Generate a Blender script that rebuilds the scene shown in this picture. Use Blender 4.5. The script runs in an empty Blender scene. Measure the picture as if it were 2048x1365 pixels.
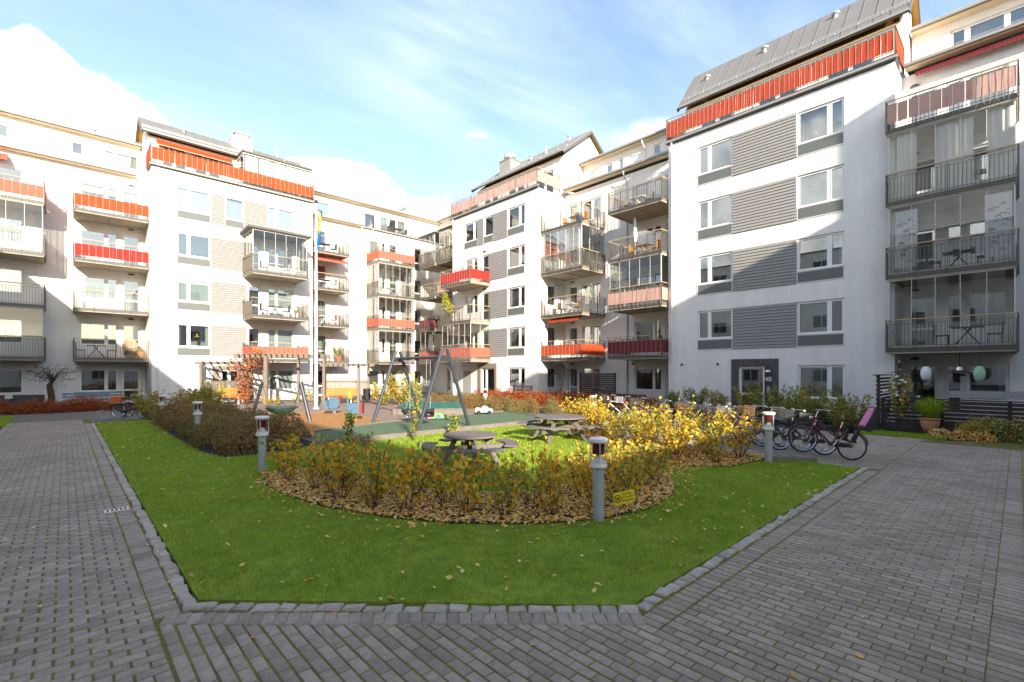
import bpy, math, random
import numpy as np
from mathutils import Vector, Matrix
SC = bpy.context.scene
R_ = math.radians
# ------------------------------------------------------------------ camera
EYE = 2.05; HEAD = R_(46.81); CH, SH = math.cos(HEAD), math.sin(HEAD)
cam = bpy.data.objects.new('camera', bpy.data.cameras.new('camera'))
SC.collection.objects.link(cam); SC.camera = cam
cam.location = (0, 0, EYE); cam.rotation_euler = (R_(90), 0, HEAD - R_(90))
cam.data.sensor_width = 36; cam.data.lens = 953 / 2048 * 36
cam.data.shift_y = .0297; cam.data.clip_start = .05; cam.data.clip_end = 900
# ------------------------------------------------------------------ daylight
SUN_EL = R_(19.6); SUN_AZ = R_(67.3)          # azimuth (from +x) the light travels towards
W = bpy.data.worlds.new('World'); SC.world = W; W.use_nodes = True
wt = W.node_tree; wt.nodes.clear()
def wn(t, **k):
    n = wt.nodes.new(t)
    for a, b in k.items(): setattr(n, a, b)
    return n
def wl(a, b): wt.links.new(a, b)
def wmath(op, a, b=None, c=None, clamp=False):
    n = wn('ShaderNodeMath', operation=op, use_clamp=clamp)
    for i, x in enumerate((a, b, c)):
        if x is None: continue
        if isinstance(x, (int, float)): n.inputs[i].default_value = x
        else: wl(x, n.inputs[i])
    return n.outputs[0]
def wramp(x, lo, hi, smooth=True):
    n = wn('ShaderNodeMapRange'); n.interpolation_type = 'SMOOTHSTEP' if smooth else 'LINEAR'
    wl(x, n.inputs[0]); n.inputs[1].default_value = lo; n.inputs[2].default_value = hi
    return n.outputs[0]
sky = wn('ShaderNodeTexSky', sky_type='NISHITA'); sky.sun_disc = False
sky.sun_elevation = SUN_EL; sky.sun_rotation = R_(90) - (SUN_AZ + R_(180)); sky.air_density = 1.0; sky.dust_density = .9; sky.ozone_density = 1.0
tc = wn('ShaderNodeTexCoord'); sep = wn('ShaderNodeSeparateXYZ'); wl(tc.outputs['Generated'], sep.inputs[0])
X, Y, Z = sep.outputs
el = wmath('ARCSINE', Z); az = wmath('ARCTAN2', Y, X)
def noise(vec, scale, detail=6, rough=.55, dist=0.):
    n = wn('ShaderNodeTexNoise'); n.inputs['Scale'].default_value = scale; n.inputs['Detail'].default_value = detail
    n.inputs['Roughness'].default_value = rough; n.inputs['Distortion'].default_value = dist; wl(vec, n.inputs['Vector']); return n.outputs[0]
nz1 = noise(tc.outputs['Generated'], 5.5, 9, .56); nz2 = noise(tc.outputs['Generated'], 13, 6, .55)
def blob(a0, e0, ra, re, soft=.5, amp=1.5):
    dx = wmath('DIVIDE', wmath('SUBTRACT', az, a0), ra); dy = wmath('DIVIDE', wmath('SUBTRACT', el, e0), re)
    d = wmath('SQRT', wmath('ADD', wmath('MULTIPLY', dx, dx), wmath('MULTIPLY', dy, dy)))
    d = wmath('ADD', d, wmath('MULTIPLY', wmath('SUBTRACT', nz1, .5), -amp))
    d = wmath('ADD', d, wmath('MULTIPLY', wmath('SUBTRACT', nz2, .5), -amp * .35))
    n = wn('ShaderNodeMapRange'); n.interpolation_type = 'SMOOTHSTEP'; wl(d, n.inputs[0])
    n.inputs[1].default_value = 1.0; n.inputs[2].default_value = 1.0 - soft; return n.outputs[0]
def pxdir(px, py):
    s = (px - 1024) / 953; t = (743.3 - py) / 953
    x = CH + SH * s; y = SH - CH * s
    return math.atan2(y, x), math.atan2(t, math.hypot(x, y))
masks = []
for px, py, ra, re, soft, amp in [(-60, 235, .20, .12, .12, 2.0), (70, 165, .10, .07, .12, 1.8), (210, 250, .10, .05, .14, 1.8), (740, 440, .25, .07, .35, 1.5), (690, 355, .10, .035, .15, 1.8), (1290, 275, .13, .035, .9, 1.2), (945, 270, .05, .012, 1.9, 2.6)]:
    a0, e0 = pxdir(px, py); masks.append(blob(a0, e0, ra, re, soft, amp))
for a0, e0, ra, re in [(2.9, .30, .5, .16), (-2.2, .22, .6, .14), (-.55, .26, .45, .15)]:   # clouds round the rest of the sky
    masks.append(blob(a0, e0, ra, re, .25, 1.5))
cum = masks[0]
for m in masks[1:]: cum = wmath('MAXIMUM', cum, m)
# thin cirrus on a plane far above, streaked
zc = wmath('MAXIMUM', Z, .06)
cmb = wn('ShaderNodeCombineXYZ'); wl(wmath('DIVIDE', X, zc), cmb.inputs[0]); wl(wmath('DIVIDE', Y, zc), cmb.inputs[1])
mp = wn('ShaderNodeMapping'); wl(cmb.outputs[0], mp.inputs[0]); mp.inputs['Rotation'].default_value = (0, 0, R_(62)); mp.inputs['Scale'].default_value = (.42, 1.5, 1)
ci = noise(mp.outputs[0], 1.3, 10, .58, .6)
mp2 = wn('ShaderNodeMapping'); wl(cmb.outputs[0], mp2.inputs[0]); mp2.inputs['Rotation'].default_value = (0, 0, R_(52)); mp2.inputs['Scale'].default_value = (.3, .5, 1); mp2.inputs['Location'].default_value = (.35, .2, 0)
cl = noise(mp2.outputs[0], 1., 4, .5)
cirrus = wmath('MULTIPLY', wmath('ADD', wmath('MULTIPLY', wramp(ci, .34, .72), .92), .08), wramp(cl, .36, .62)); cirrus = wmath('MULTIPLY', cirrus, .55)
low = wmath('SUBTRACT', 1.0, wramp(el, .0, .35)); cirrus = wmath('MAXIMUM', cirrus, wmath('MULTIPLY', low, .09))
mix1 = wn('ShaderNodeMix', data_type='RGBA'); wl(cirrus, mix1.inputs[0]); wl(sky.outputs[0], mix1.inputs[6]); mix1.inputs[7].default_value = (4.4, 4.7, 5.1, 1)
shade = wramp(nz2, .30, .62); ccol = wn('ShaderNodeMix', data_type='RGBA'); wl(shade, ccol.inputs[0])
ccol.inputs[6].default_value = (3.1, 3.2, 3.45, 1); ccol.inputs[7].default_value = (6.6, 6.6, 6.6, 1)
mix2 = wn('ShaderNodeMix', data_type='RGBA'); wl(cum, mix2.inputs[0]); wl(mix1.outputs[2], mix2.inputs[6]); wl(ccol.outputs[2], mix2.inputs[7])
bg = wn('ShaderNodeBackground'); bg.inputs[1].default_value = .098; wl(mix2.outputs[2], bg.inputs[0])
wo = wn('ShaderNodeOutputWorld'); wl(bg.outputs[0], wo.inputs[0])
sun = bpy.data.objects.new('sun', bpy.data.lights.new('sun', 'SUN')); SC.collection.objects.link(sun)
sun.data.energy = 3.0; sun.data.angle = R_(.53); sun.data.color = (1, .90, .76)
_d = Vector((math.cos(SUN_AZ) * math.cos(SUN_EL), math.sin(SUN_AZ) * math.cos(SUN_EL), -math.sin(SUN_EL)))
sun.rotation_euler = _d.to_track_quat('-Z', 'Y').to_euler(); sun.location = (-8, -20, 40)
SC.view_settings.view_transform = 'Standard'; SC.view_settings.look = 'None'; SC.view_settings.gamma = 1
SC.view_settings.exposure = 1.9; SC.view_settings.use_curve_mapping = False
SC.cycles.max_bounces = 9; SC.cycles.diffuse_bounces = 7; SC.cycles.glossy_bounces = 4; SC.cycles.transparent_max_bounces = 16; SC.cycles.transmission_bounces = 4
SC.cycles.sample_clamp_indirect = 8; SC.cycles.caustics_reflective = False; SC.cycles.caustics_refractive = False
# ------------------------------------------------------------------ materials
def mat(name, col, rough=.7, metal=0., var=0., vscale=3., bump=0., bscale=40., spec=.5, sheen=0., trans=None, col2=None, tone=None, stretch=None, big=None):
    """A Principled material: colour broken up by noise, optional bump, optional per-face 'tone' ramp."""
    m = bpy.data.materials.new(name); m.use_nodes = True; nt = m.node_tree; b = nt.nodes['Principled BSDF']
    b.inputs['Roughness'].default_value = rough; b.inputs['Metallic'].default_value = metal; b.inputs['Specular IOR Level'].default_value = spec
    c4 = (*col, 1); b.inputs['Base Color'].default_value = c4
    src = None
    def vec():
        t = nt.nodes.new('ShaderNodeTexCoord'); mpn = nt.nodes.new('ShaderNodeMapping'); g = nt.nodes.new('ShaderNodeNewGeometry')
        nt.links.new(g.outputs['Position'], mpn.inputs[0])
        if stretch: mpn.inputs['Scale'].default_value = stretch
        return mpn.outputs[0]
    if tone:                                        # list of (pos, colour) driven by per-face attribute + object random
        at = nt.nodes.new('ShaderNodeAttribute'); at.attribute_name = 'tone'
        oi = nt.nodes.new('ShaderNodeObjectInfo')
        ad = nt.nodes.new('ShaderNodeMath'); ad.operation = 'ADD'; nt.links.new(at.outputs['Fac'], ad.inputs[0]); nt.links.new(oi.outputs['Random'], ad.inputs[1])
        fr = nt.nodes.new('ShaderNodeMath'); fr.operation = 'FRACT'; nt.links.new(ad.outputs[0], fr.inputs[0])
        rp = nt.nodes.new('ShaderNodeValToRGB'); el_ = rp.color_ramp.elements
        while len(el_) < len(tone): el_.new(.5)
        for e, (p, c) in zip(el_, tone): e.position = p; e.color = (*c, 1)
        nt.links.new(fr.outputs[0], rp.inputs[0]); src = rp.outputs[0]
    if var or col2:
        n = nt.nodes.new('ShaderNodeTexNoise'); n.inputs['Scale'].default_value = vscale; n.inputs['Detail'].default_value = 5; n.inputs['Roughness'].default_value = .6
        nt.links.new(vec(), n.inputs['Vector'])
        mr = nt.nodes.new('ShaderNodeMapRange'); mr.inputs[1].default_value = .3; mr.inputs[2].default_value = .7; nt.links.new(n.outputs[0], mr.inputs[0])
        mx = nt.nodes.new('ShaderNodeMix'); mx.data_type = 'RGBA'; nt.links.new(mr.outputs[0], mx.inputs[0])
        if src is not None:
            h = nt.nodes.new('ShaderNodeHueSaturation'); nt.links.new(src, h.inputs['Color']); h.inputs['Value'].default_value = 1 - var
            nt.links.new(h.outputs[0], mx.inputs[6]); nt.links.new(src, mx.inputs[7])
        else:
            mx.inputs[6].default_value = (*(tuple(c * (1 - var) for c in col) if not col2 else col2), 1); mx.inputs[7].default_value = c4
        src = mx.outputs[2]
    if big:                                         # (amount, scale, stretch): broad weathering over the fine grain
        n = nt.nodes.new('ShaderNodeTexNoise'); n.inputs['Scale'].default_value = big[1]; n.inputs['Detail'].default_value = 6; n.inputs['Roughness'].default_value = .65
        g = nt.nodes.new('ShaderNodeNewGeometry'); mpn = nt.nodes.new('ShaderNodeMapping'); mpn.inputs['Scale'].default_value = big[2]; nt.links.new(g.outputs['Position'], mpn.inputs[0]); nt.links.new(mpn.outputs[0], n.inputs['Vector'])
        mr = nt.nodes.new('ShaderNodeMapRange'); mr.inputs[1].default_value = .35; mr.inputs[2].default_value = .65; mr.inputs[3].default_value = 1 - big[0]; mr.inputs[4].default_value = 1.; nt.links.new(n.outputs[0], mr.inputs[0])
        h = nt.nodes.new('ShaderNodeHueSaturation'); nt.links.new(mr.outputs[0], h.inputs['Value'])
        if src is not None: nt.links.new(src, h.inputs['Color'])
        else: h.inputs['Color'].default_value = c4
        src = h.outputs[0]
    if src is not None: nt.links.new(src, b.inputs['Base Color'])
    if bump:
        n = nt.nodes.new('ShaderNodeTexNoise'); n.inputs['Scale'].default_value = bscale; n.inputs['Detail'].default_value = 4; nt.links.new(vec(), n.inputs['Vector'])
        bp = nt.nodes.new('ShaderNodeBump'); bp.inputs['Strength'].default_value = bump; bp.inputs['Distance'].default_value = .02
        nt.links.new(n.outputs[0], bp.inputs['Height']); nt.links.new(bp.outputs[0], b.inputs['Normal'])
    if trans:                                       # leaf or cloth: some light comes through
        tl = nt.nodes.new('ShaderNodeBsdfTranslucent'); ms = nt.nodes.new('ShaderNodeMixShader'); ms.inputs[0].default_value = trans
        if src is not None: nt.links.new(src, tl.inputs[0])
        else: tl.inputs[0].default_value = c4
        out = nt.nodes['Material Output']; nt.links.new(b.outputs[0], ms.inputs[1]); nt.links.new(tl.outputs[0], ms.inputs[2]); nt.links.new(ms.outputs[0], out.inputs[0])
    return m
def glass_mat(name, tint=(.80, .86, .85), refl=1.0, f0=.07):
    """Thin window glass: clear with a mirror reflection that grows at grazing angles."""
    m = bpy.data.materials.new(name); m.use_nodes = True; nt = m.node_tree; nt.nodes.clear()
    tr = nt.nodes.new('ShaderNodeBsdfTransparent'); tr.inputs[0].default_value = (*tint, 1)
    gl = nt.nodes.new('ShaderNodeBsdfGlossy'); gl.inputs['Roughness'].default_value = .0; gl.inputs[0].default_value = (1, 1, 1, 1)
    fr = nt.nodes.new('ShaderNodeFresnel'); fr.inputs[0].default_value = 1.45
    mm = nt.nodes.new('ShaderNodeMath'); mm.operation = 'MULTIPLY_ADD'; mm.use_clamp = True; nt.links.new(fr.outputs[0], mm.inputs[0]); mm.inputs[1].default_value = refl; mm.inputs[2].default_value = f0
    ms = nt.nodes.new('ShaderNodeMixShader'); nt.links.new(mm.outputs[0], ms.inputs[0]); nt.links.new(tr.outputs[0], ms.inputs[1]); nt.links.new(gl.outputs[0], ms.inputs[2])
    o = nt.nodes.new('ShaderNodeOutputMaterial'); nt.links.new(ms.outputs[0], o.inputs[0]); return m
M = dict(
    stucco=mat('white_render', (.82, .795, .755), .9, var=.06, vscale=1.1, bump=.14, bscale=55, big=(.09, 1.2, (2.2, 2.2, .22))),
    white=mat('white_paint', (.80, .80, .78), .45, var=.03, vscale=2),
    cream=mat('cream_metal', (.74, .72, .66), .5, var=.05),
    board=mat('grey_cladding', (.295, .285, .27), .75, var=.25, vscale=5, stretch=(.7, .7, 9), bump=.15, bscale=30),
    spandrel=mat('grey_green_panel', (.12, .132, .124), .55, var=.08, vscale=2),
    steel=mat('balcony_steel', (.135, .118, .092), .5, .25, var=.12, vscale=6),
    darksteel=mat('dark_balcony_steel', (.125, .12, .11), .5, .2, var=.12, vscale=6),
    galv=mat('galvanised_steel', (.46, .49, .50), .5, .15, var=.18, vscale=9),
    slab=mat('balcony_concrete', (.42, .36, .275), .85, var=.16, vscale=2.5, bump=.1),
    rail=mat('oiled_wood_rail', (.52, .36, .19), .6, var=.2, vscale=8),
    roof=mat('grey_roof_metal', (.21, .20, .19), .5, .1, var=.12, vscale=1.2),
    trim=mat('dark_grey_trim', (.12, .118, .115), .5, .2),
    soffit=mat('pine_soffit', (.80, .65, .44), .7, var=.12, vscale=4, stretch=(1, 1, 6)),
    soffit2=mat('stained_pine', (.52, .27, .05), .6, var=.2, vscale=4),
    orange=mat('orange_cloth', (.58, .072, .012), .85, var=.10, vscale=2.5, trans=.22),
    salmon=mat('salmon_cloth', (.60, .145, .085), .85, var=.10, vscale=2.5, trans=.22),
    red=mat('red_cloth', (.55, .03, .018), .85, var=.12, vscale=2.5, trans=.22),
    brick=mat('rust_red_cloth', (.52, .068, .020), .85, var=.14, vscale=4, trans=.22),
    pink=mat('faded_pink_cloth', (.66, .40, .32), .85, var=.12, vscale=4, trans=.25),
    wine=mat('wine_red_cloth', (.20, .022, .026), .85, var=.2, vscale=4, trans=.15),
    glass=glass_mat('window_glass', (.82, .87, .86), 1.6, .10), screen=glass_mat('balcony_glass', (.975, .985, .98), .8, .0),
    room=mat('room_wall', (.42, .40, .37), .9), blind=mat('white_blind', (.80, .80, .79), .8, trans=.25), curtain=mat('curtain_cloth', (.78, .76, .73), .9, trans=.35, var=.06),
    portal=mat('dark_timber_cladding', (.10, .095, .09), .75, var=.35, vscale=10, stretch=(1, 1, .15), bump=.2), tanportal=mat('tan_timber_cladding', (.26, .215, .165), .75, var=.2, vscale=10, stretch=(1, 1, .15)),
    concrete=mat('grey_concrete', (.36, .35, .34), .85, var=.2, vscale=5, bump=.12), black=mat('black_plastic', (.018, .018, .02), .45), rubber=mat('tyre_rubber', (.022, .022, .023), .8),
    dark=mat('dark_charcoal', (.045, .045, .048), .6, var=.2), chrome=mat('polished_metal', (.62, .63, .64), .22, .9), oldwood=mat('weathered_wood', (.235, .195, .155), .85, var=.35, vscale=9, bump=.25, bscale=35),
    greywood=mat('grey_table_wood', (.20, .17, .155), .8, var=.35, vscale=12, stretch=(1, 1, 3), bump=.25), tanwood=mat('tan_fence_wood', (.36, .27, .185), .8, var=.25, vscale=8), brownwood=mat('dark_brown_wood', (.055, .034, .028), .6, var=.35, vscale=8),
    benchwood=mat('amber_bench_wood', (.50, .21, .035), .55, var=.15, vscale=6), timber=mat('edging_timber', (.22, .185, .155), .85, var=.3, vscale=6, bump=.2),
    soil=mat('dark_soil', (.030, .022, .017), 1., var=.45, vscale=14, bump=.8, bscale=25), bark=mat('stem_bark', (.085, .055, .035), .9, var=.3, vscale=20), mulch=mat('bark_mulch', (.34, .245, .195), 1., var=.5, vscale=22, bump=.8, bscale=30),
    greenmat=mat('green_rubber_mat', (.105, .165, .085), .95, var=.22, vscale=16, bump=.25, bscale=80), orangemat=mat('ochre_rubber_mat', (.42, .20, .06), .95, var=.14, vscale=14, bump=.25, bscale=80),
    sett=mat('granite', (.26, .25, .24), .85, var=.3, vscale=14, bump=.5, bscale=30, tone=[(0, (.40, .345, .285)), (.5, (.56, .485, .40)), (1, (.46, .39, .315))]),
    paver=mat('concrete_paver', (.40, .34, .29), .88, var=.32, vscale=22, big=(.24, .55, (1, 1, 1)), bump=.35, bscale=90, tone=[(0, (.37, .295, .232)), (.35, (.47, .378, .30)), (.7, (.55, .445, .358)), (1, (.41, .328, .26))]),
    joint=mat('mossy_joint', (.20, .185, .022), 1., col2=(.10, .08, .04), vscale=3.5, bump=.6, bscale=70),
    lampglass=glass_mat('bollard_glass', (.99, .975, .94), .4, .0), louvre=mat('maroon_louvre', (.15, .03, .035), .45), sign=mat('yellow_sign', (.80, .62, .02), .5), ink=mat('sign_ink', (.10, .025, .01), .6),
    skyblue=mat('toy_blue', (.07, .145, .21), .45, var=.1), toyred=mat('toy_dark_red', (.22, .02, .03), .5), toygreen=mat('toy_green', (.18, .55, .10), .45), toypink=mat('toy_pink', (.72, .16, .28), .45),
    frame_grey=mat('swing_post_paint', (.042, .052, .066), .4, .1, var=.12, vscale=5), net=mat('green_cover', (.025, .16, .115), .7, var=.15, vscale=6), flagb=mat('flag_blue', (.01, .14, .42), .8, trans=.3), flagy=mat('flag_yellow', (.85, .62, .01), .8, trans=.3),
    purple=mat('maroon_bike_paint', (.14, .012, .035), .25), pinkseat=mat('pink_pad', (.70, .22, .46), .7), wicker=mat('wicker', (.16, .085, .04), .8, var=.35, vscale=30, bump=.5), terracotta=mat('terracotta', (.52, .25, .13), .8, var=.15),
    brass=mat('yellow_lamp', (.80, .50, .01), .4), blue=mat('blue_glaze', (.03, .06, .30), .3), sofa=mat('grey_sofa', (.07, .075, .075), .9, var=.1),
    bikered=mat('red_bike_paint', (.22, .02, .02), .3), bikegreen=mat('dark_green_bike_paint', (.02, .05, .04), .3), bikeblue=mat('navy_bike_paint', (.02, .03, .07), .3), bikewhite=mat('silver_bike_paint', (.45, .46, .47), .3, .6), orangecloth=mat('orange_bag', (.62, .14, .03), .8),
    leafy=mat('yellow_leaf', (.4, .3, .05), .6, trans=.42, tone=[(0, (.78, .44, .025)), (.28, (.80, .56, .05)), (.44, (.78, .36, .02)), (.60, (.74, .57, .06)), (.66, (.44, .44, .06)), (.72, (.32, .36, .06)), (1, (.26, .32, .06))]),
    leafs=mat('brown_green_leaf', (.1, .1, .04), .65, trans=.45, tone=[(0, (.36, .17, .075)), (.35, (.29, .22, .075)), (.7, (.20, .25, .07)), (.88, (.48, .25, .085)), (1, (.30, .15, .075))]),
    leafo=mat('orange_leaf', (.4, .1, .02), .65, trans=.35, tone=[(0, (.42, .085, .012)), (.4, (.36, .055, .012)), (.75, (.46, .16, .02)), (1, (.13, .06, .02))]),
    leafg=mat('green_leaf', (.06, .1, .03), .6, trans=.35, tone=[(0, (.10, .19, .04)), (.4, (.20, .29, .055)), (.6, (.45, .42, .07)), (.72, (.62, .38, .05)), (1, (.62, .38, .05))]),
    leafr=mat('red_vine_leaf', (.5, .05, .04), .6, trans=.4, tone=[(0, (.50, .035, .03)), (.4, (.58, .13, .06)), (.7, (.52, .24, .05)), (1, (.30, .10, .05))]),
    litter=mat('fallen_leaf', (.4, .25, .08), .75, trans=.2, tone=[(0, (.92, .58, .12)), (.3, (.92, .72, .28)), (.55, (.88, .44, .05)), (.78, (.62, .28, .06)), (1, (.93, .78, .45))]),
    blade=mat('grass_blade', (.08, .17, .02), .8, spec=.15, trans=.4, tone=[(0, (.17, .33, .018)), (.5, (.33, .46, .028)), (.85, (.41, .50, .04)), (1, (.52, .48, .10))]),
    gutter=mat('grey_gutter', (.30, .29, .275), .5, .15),
    lawn=mat('lawn_turf', (.32, .41, .035), 1., col2=(.18, .27, .022), vscale=1.7, big=(.35, 5, (1, 1, 1)), bump=.9, bscale=60),
)
# ------------------------------------------------------------------ builders
WL = {}
def tag(o, label=None, cat=None, group=None, kind=None):
    if label: o['label'] = label
    if cat: o['category'] = cat
    if group: o['group'] = group
    if kind: o['kind'] = kind
    return o
def thing(name, label, cat, loc=(0, 0, 0), group=None):
    o = bpy.data.objects.new(name, None); o.empty_display_size = .1; SC.collection.objects.link(o); o.location = loc; WL[o.name] = Vector(loc)
    return tag(o, label, cat, group)
def link(o, parent, origin):
    SC.collection.objects.link(o); o.location = Vector(origin) - (WL[parent.name] if parent else Vector())
    if parent: o.parent = parent
    WL[o.name] = Vector(origin); return o
class MB:
    def __init__(s): s.v = []; s.f = []; s.m = []; s.cur = 0
    def add(s, vs, fs):
        n = len(s.v); s.v.extend(vs); s.f.extend([tuple(i + n for i in f) for f in fs]); s.m.extend([s.cur] * len(fs)); return s
    def box(s, x0, y0, z0, x1, y1, z1):
        x0, x1 = min(x0, x1), max(x0, x1); y0, y1 = min(y0, y1), max(y0, y1); z0, z1 = min(z0, z1), max(z0, z1)
        return s.add([(x0, y0, z0), (x1, y0, z0), (x1, y1, z0), (x0, y1, z0), (x0, y0, z1), (x1, y0, z1), (x1, y1, z1), (x0, y1, z1)],
                     [(0, 3, 2, 1), (4, 5, 6, 7), (0, 1, 5, 4), (1, 2, 6, 5), (2, 3, 7, 6), (3, 0, 4, 7)])
    def bar(s, p, q, w, h, up=(0, 0, 1)):           # square bar from p to q: w sideways, h along up
        p, q = Vector(p), Vector(q); d = (q - p).normalized(); sd = d.cross(Vector(up))
        if sd.length < 1e-4: sd = d.cross(Vector((1, 0, 0)))
        sd.normalize(); u = sd.cross(d).normalized(); a, b = sd * w / 2, u * h / 2
        vs = [tuple(x) for x in (p - a - b, p + a - b, p + a + b, p - a + b, q - a - b, q + a - b, q + a + b, q - a + b)]
        return s.add(vs, [(0, 1, 2, 3), (7, 6, 5, 4), (0, 4, 5, 1), (1, 5, 6, 2), (2, 6, 7, 3), (3, 7, 4, 0)])
    def tube(s, pts, r, n=8, caps=True, r1=None):
        pts = [Vector(p) for p in pts]; rings = []; vs = []; k = len(pts)
        ref = Vector((0, 0, 1))
        for i, p in enumerate(pts):
            d = (pts[min(i + 1, k - 1)] - pts[max(i - 1, 0)]).normalized()
            a = d.cross(ref)
            if a.length < .05: a = d.cross(Vector((1, 0, 0)))
            a.normalize(); b = a.cross(d)
            rr = r if r1 is None else r + (r1 - r) * i / (k - 1)
            vs += [tuple(p + (a * math.cos(2 * math.pi * j / n) + b * math.sin(2 * math.pi * j / n)) * rr) for j in range(n)]
        fs = [(i * n + j, i * n + (j + 1) % n, (i + 1) * n + (j + 1) % n, (i + 1) * n + j) for i in range(k - 1) for j in range(n)]
        if caps: fs += [tuple(reversed(range(n))), tuple(range((k - 1) * n, k * n))]
        return s.add(vs, fs)
    def lathe(s, prof, n=16, c=(0, 0, 0), axis='z'):
        vs = []; k = len(prof)
        for r, z in prof:
            for j in range(n):
                a = 2 * math.pi * j / n; x, y = r * math.cos(a), r * math.sin(a)
                p = {'z': (x, y, z), 'y': (x, z, y), 'x': (z, x, y)}[axis]
                vs.append((p[0] + c[0], p[1] + c[1], p[2] + c[2]))
        fs = [(i * n + j, i * n + (j + 1) % n, (i + 1) * n + (j + 1) % n, (i + 1) * n + j) for i in range(k - 1) for j in range(n)]
        if prof[0][0] > 1e-4: fs.append(tuple(reversed(range(n))))
        if prof[-1][0] > 1e-4: fs.append(tuple(range((k - 1) * n, k * n)))
        return s.add(vs, fs)
    def torus(s, c, R, r, n=28, k=6, axis='y', sq=1.):
        vs = []
        for i in range(n):
            a = 2 * math.pi * i / n
            for j in range(k):
                b = 2 * math.pi * j / k; rr = R + r * math.cos(b); w = r * sq * math.sin(b)
                p = {'y': (rr * math.cos(a), w, rr * math.sin(a)), 'z': (rr * math.cos(a), rr * math.sin(a), w), 'x': (w, rr * math.cos(a), rr * math.sin(a))}[axis]
                vs.append((p[0] + c[0], p[1] + c[1], p[2] + c[2]))
        return s.add(vs, [(i * k + j, i * k + (j + 1) % k, ((i + 1) % n) * k + (j + 1) % k, ((i + 1) % n) * k + j) for i in range(n) for j in range(k)])
    def prism(s, poly, z0, z1):
        n = len(poly); vs = [(x, y, z0) for x, y in poly] + [(x, y, z1) for x, y in poly]
        return s.add(vs, [tuple(reversed(range(n))), tuple(range(n, 2 * n))] + [(i, (i + 1) % n, n + (i + 1) % n, n + i) for i in range(n)])
    def build(s, name, mats, parent=None, kind=None, smooth=False, label=None, origin=None):
        me = bpy.data.meshes.new(name); v = np.array(s.v, dtype=np.float64)
        if origin is None:
            lo, hi = v.min(0), v.max(0); origin = ((lo[0] + hi[0]) / 2, (lo[1] + hi[1]) / 2, lo[2])
        v = v - np.array(origin)
        me.from_pydata(v.tolist(), [], s.f)
        for m in (mats if isinstance(mats, (list, tuple)) else [mats]): me.materials.append(m)
        if any(s.m): me.polygons.foreach_set('material_index', s.m)
        if smooth: me.polygons.foreach_set('use_smooth', [True] * len(me.polygons))
        me.update(); o = bpy.data.objects.new(name, me); link(o, parent, origin); return tag(o, label, kind=kind)
def dup(o, parent, origin):                          # one object sharing its mesh, placed by its origin
    c = o.copy(); SC.collection.objects.link(c); c.parent = parent; c.location = Vector(origin) - (WL[parent.name] if parent else Vector()); WL[c.name] = Vector(origin); return c
def copy_tree(o, parent=None):
    c = o.copy(); SC.collection.objects.link(c); c.parent = parent
    for ch in o.children: copy_tree(ch, c)
    return c
def place(o, loc, rz=0., s=1., rx=0., ry=0.):
    o.location = loc; o.rotation_euler = (rx, ry, rz); o.scale = (s, s, s); return o
def np_mesh(name, verts, faces, mats, parent=None, kind=None, tone=None, origin=(0, 0, 0), mesh_only=False, smooth=False):
    me = bpy.data.meshes.new(name); verts = np.asarray(verts, dtype=np.float32) - np.array(origin, dtype=np.float32); k = faces.shape[1]
    me.vertices.add(len(verts)); me.vertices.foreach_set('co', verts.ravel())
    me.loops.add(faces.size); me.loops.foreach_set('vertex_index', faces.ravel().astype(np.int32))
    me.polygons.add(len(faces)); me.polygons.foreach_set('loop_start', np.arange(0, faces.size, k, dtype=np.int32))
    try: me.polygons.foreach_set('loop_total', np.full(len(faces), k, dtype=np.int32))
    except Exception: pass
    for m in (mats if isinstance(mats, (list, tuple)) else [mats]): me.materials.append(m)
    if tone is not None:
        a = me.attributes.new('tone', 'FLOAT', 'FACE'); a.data.foreach_set('value', np.asarray(tone, dtype=np.float32))
    me.update(calc_edges=True); me.validate()
    if mesh_only: return me
    o = bpy.data.objects.new(name, me); link(o, parent, origin); return tag(o, kind=kind)
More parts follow.
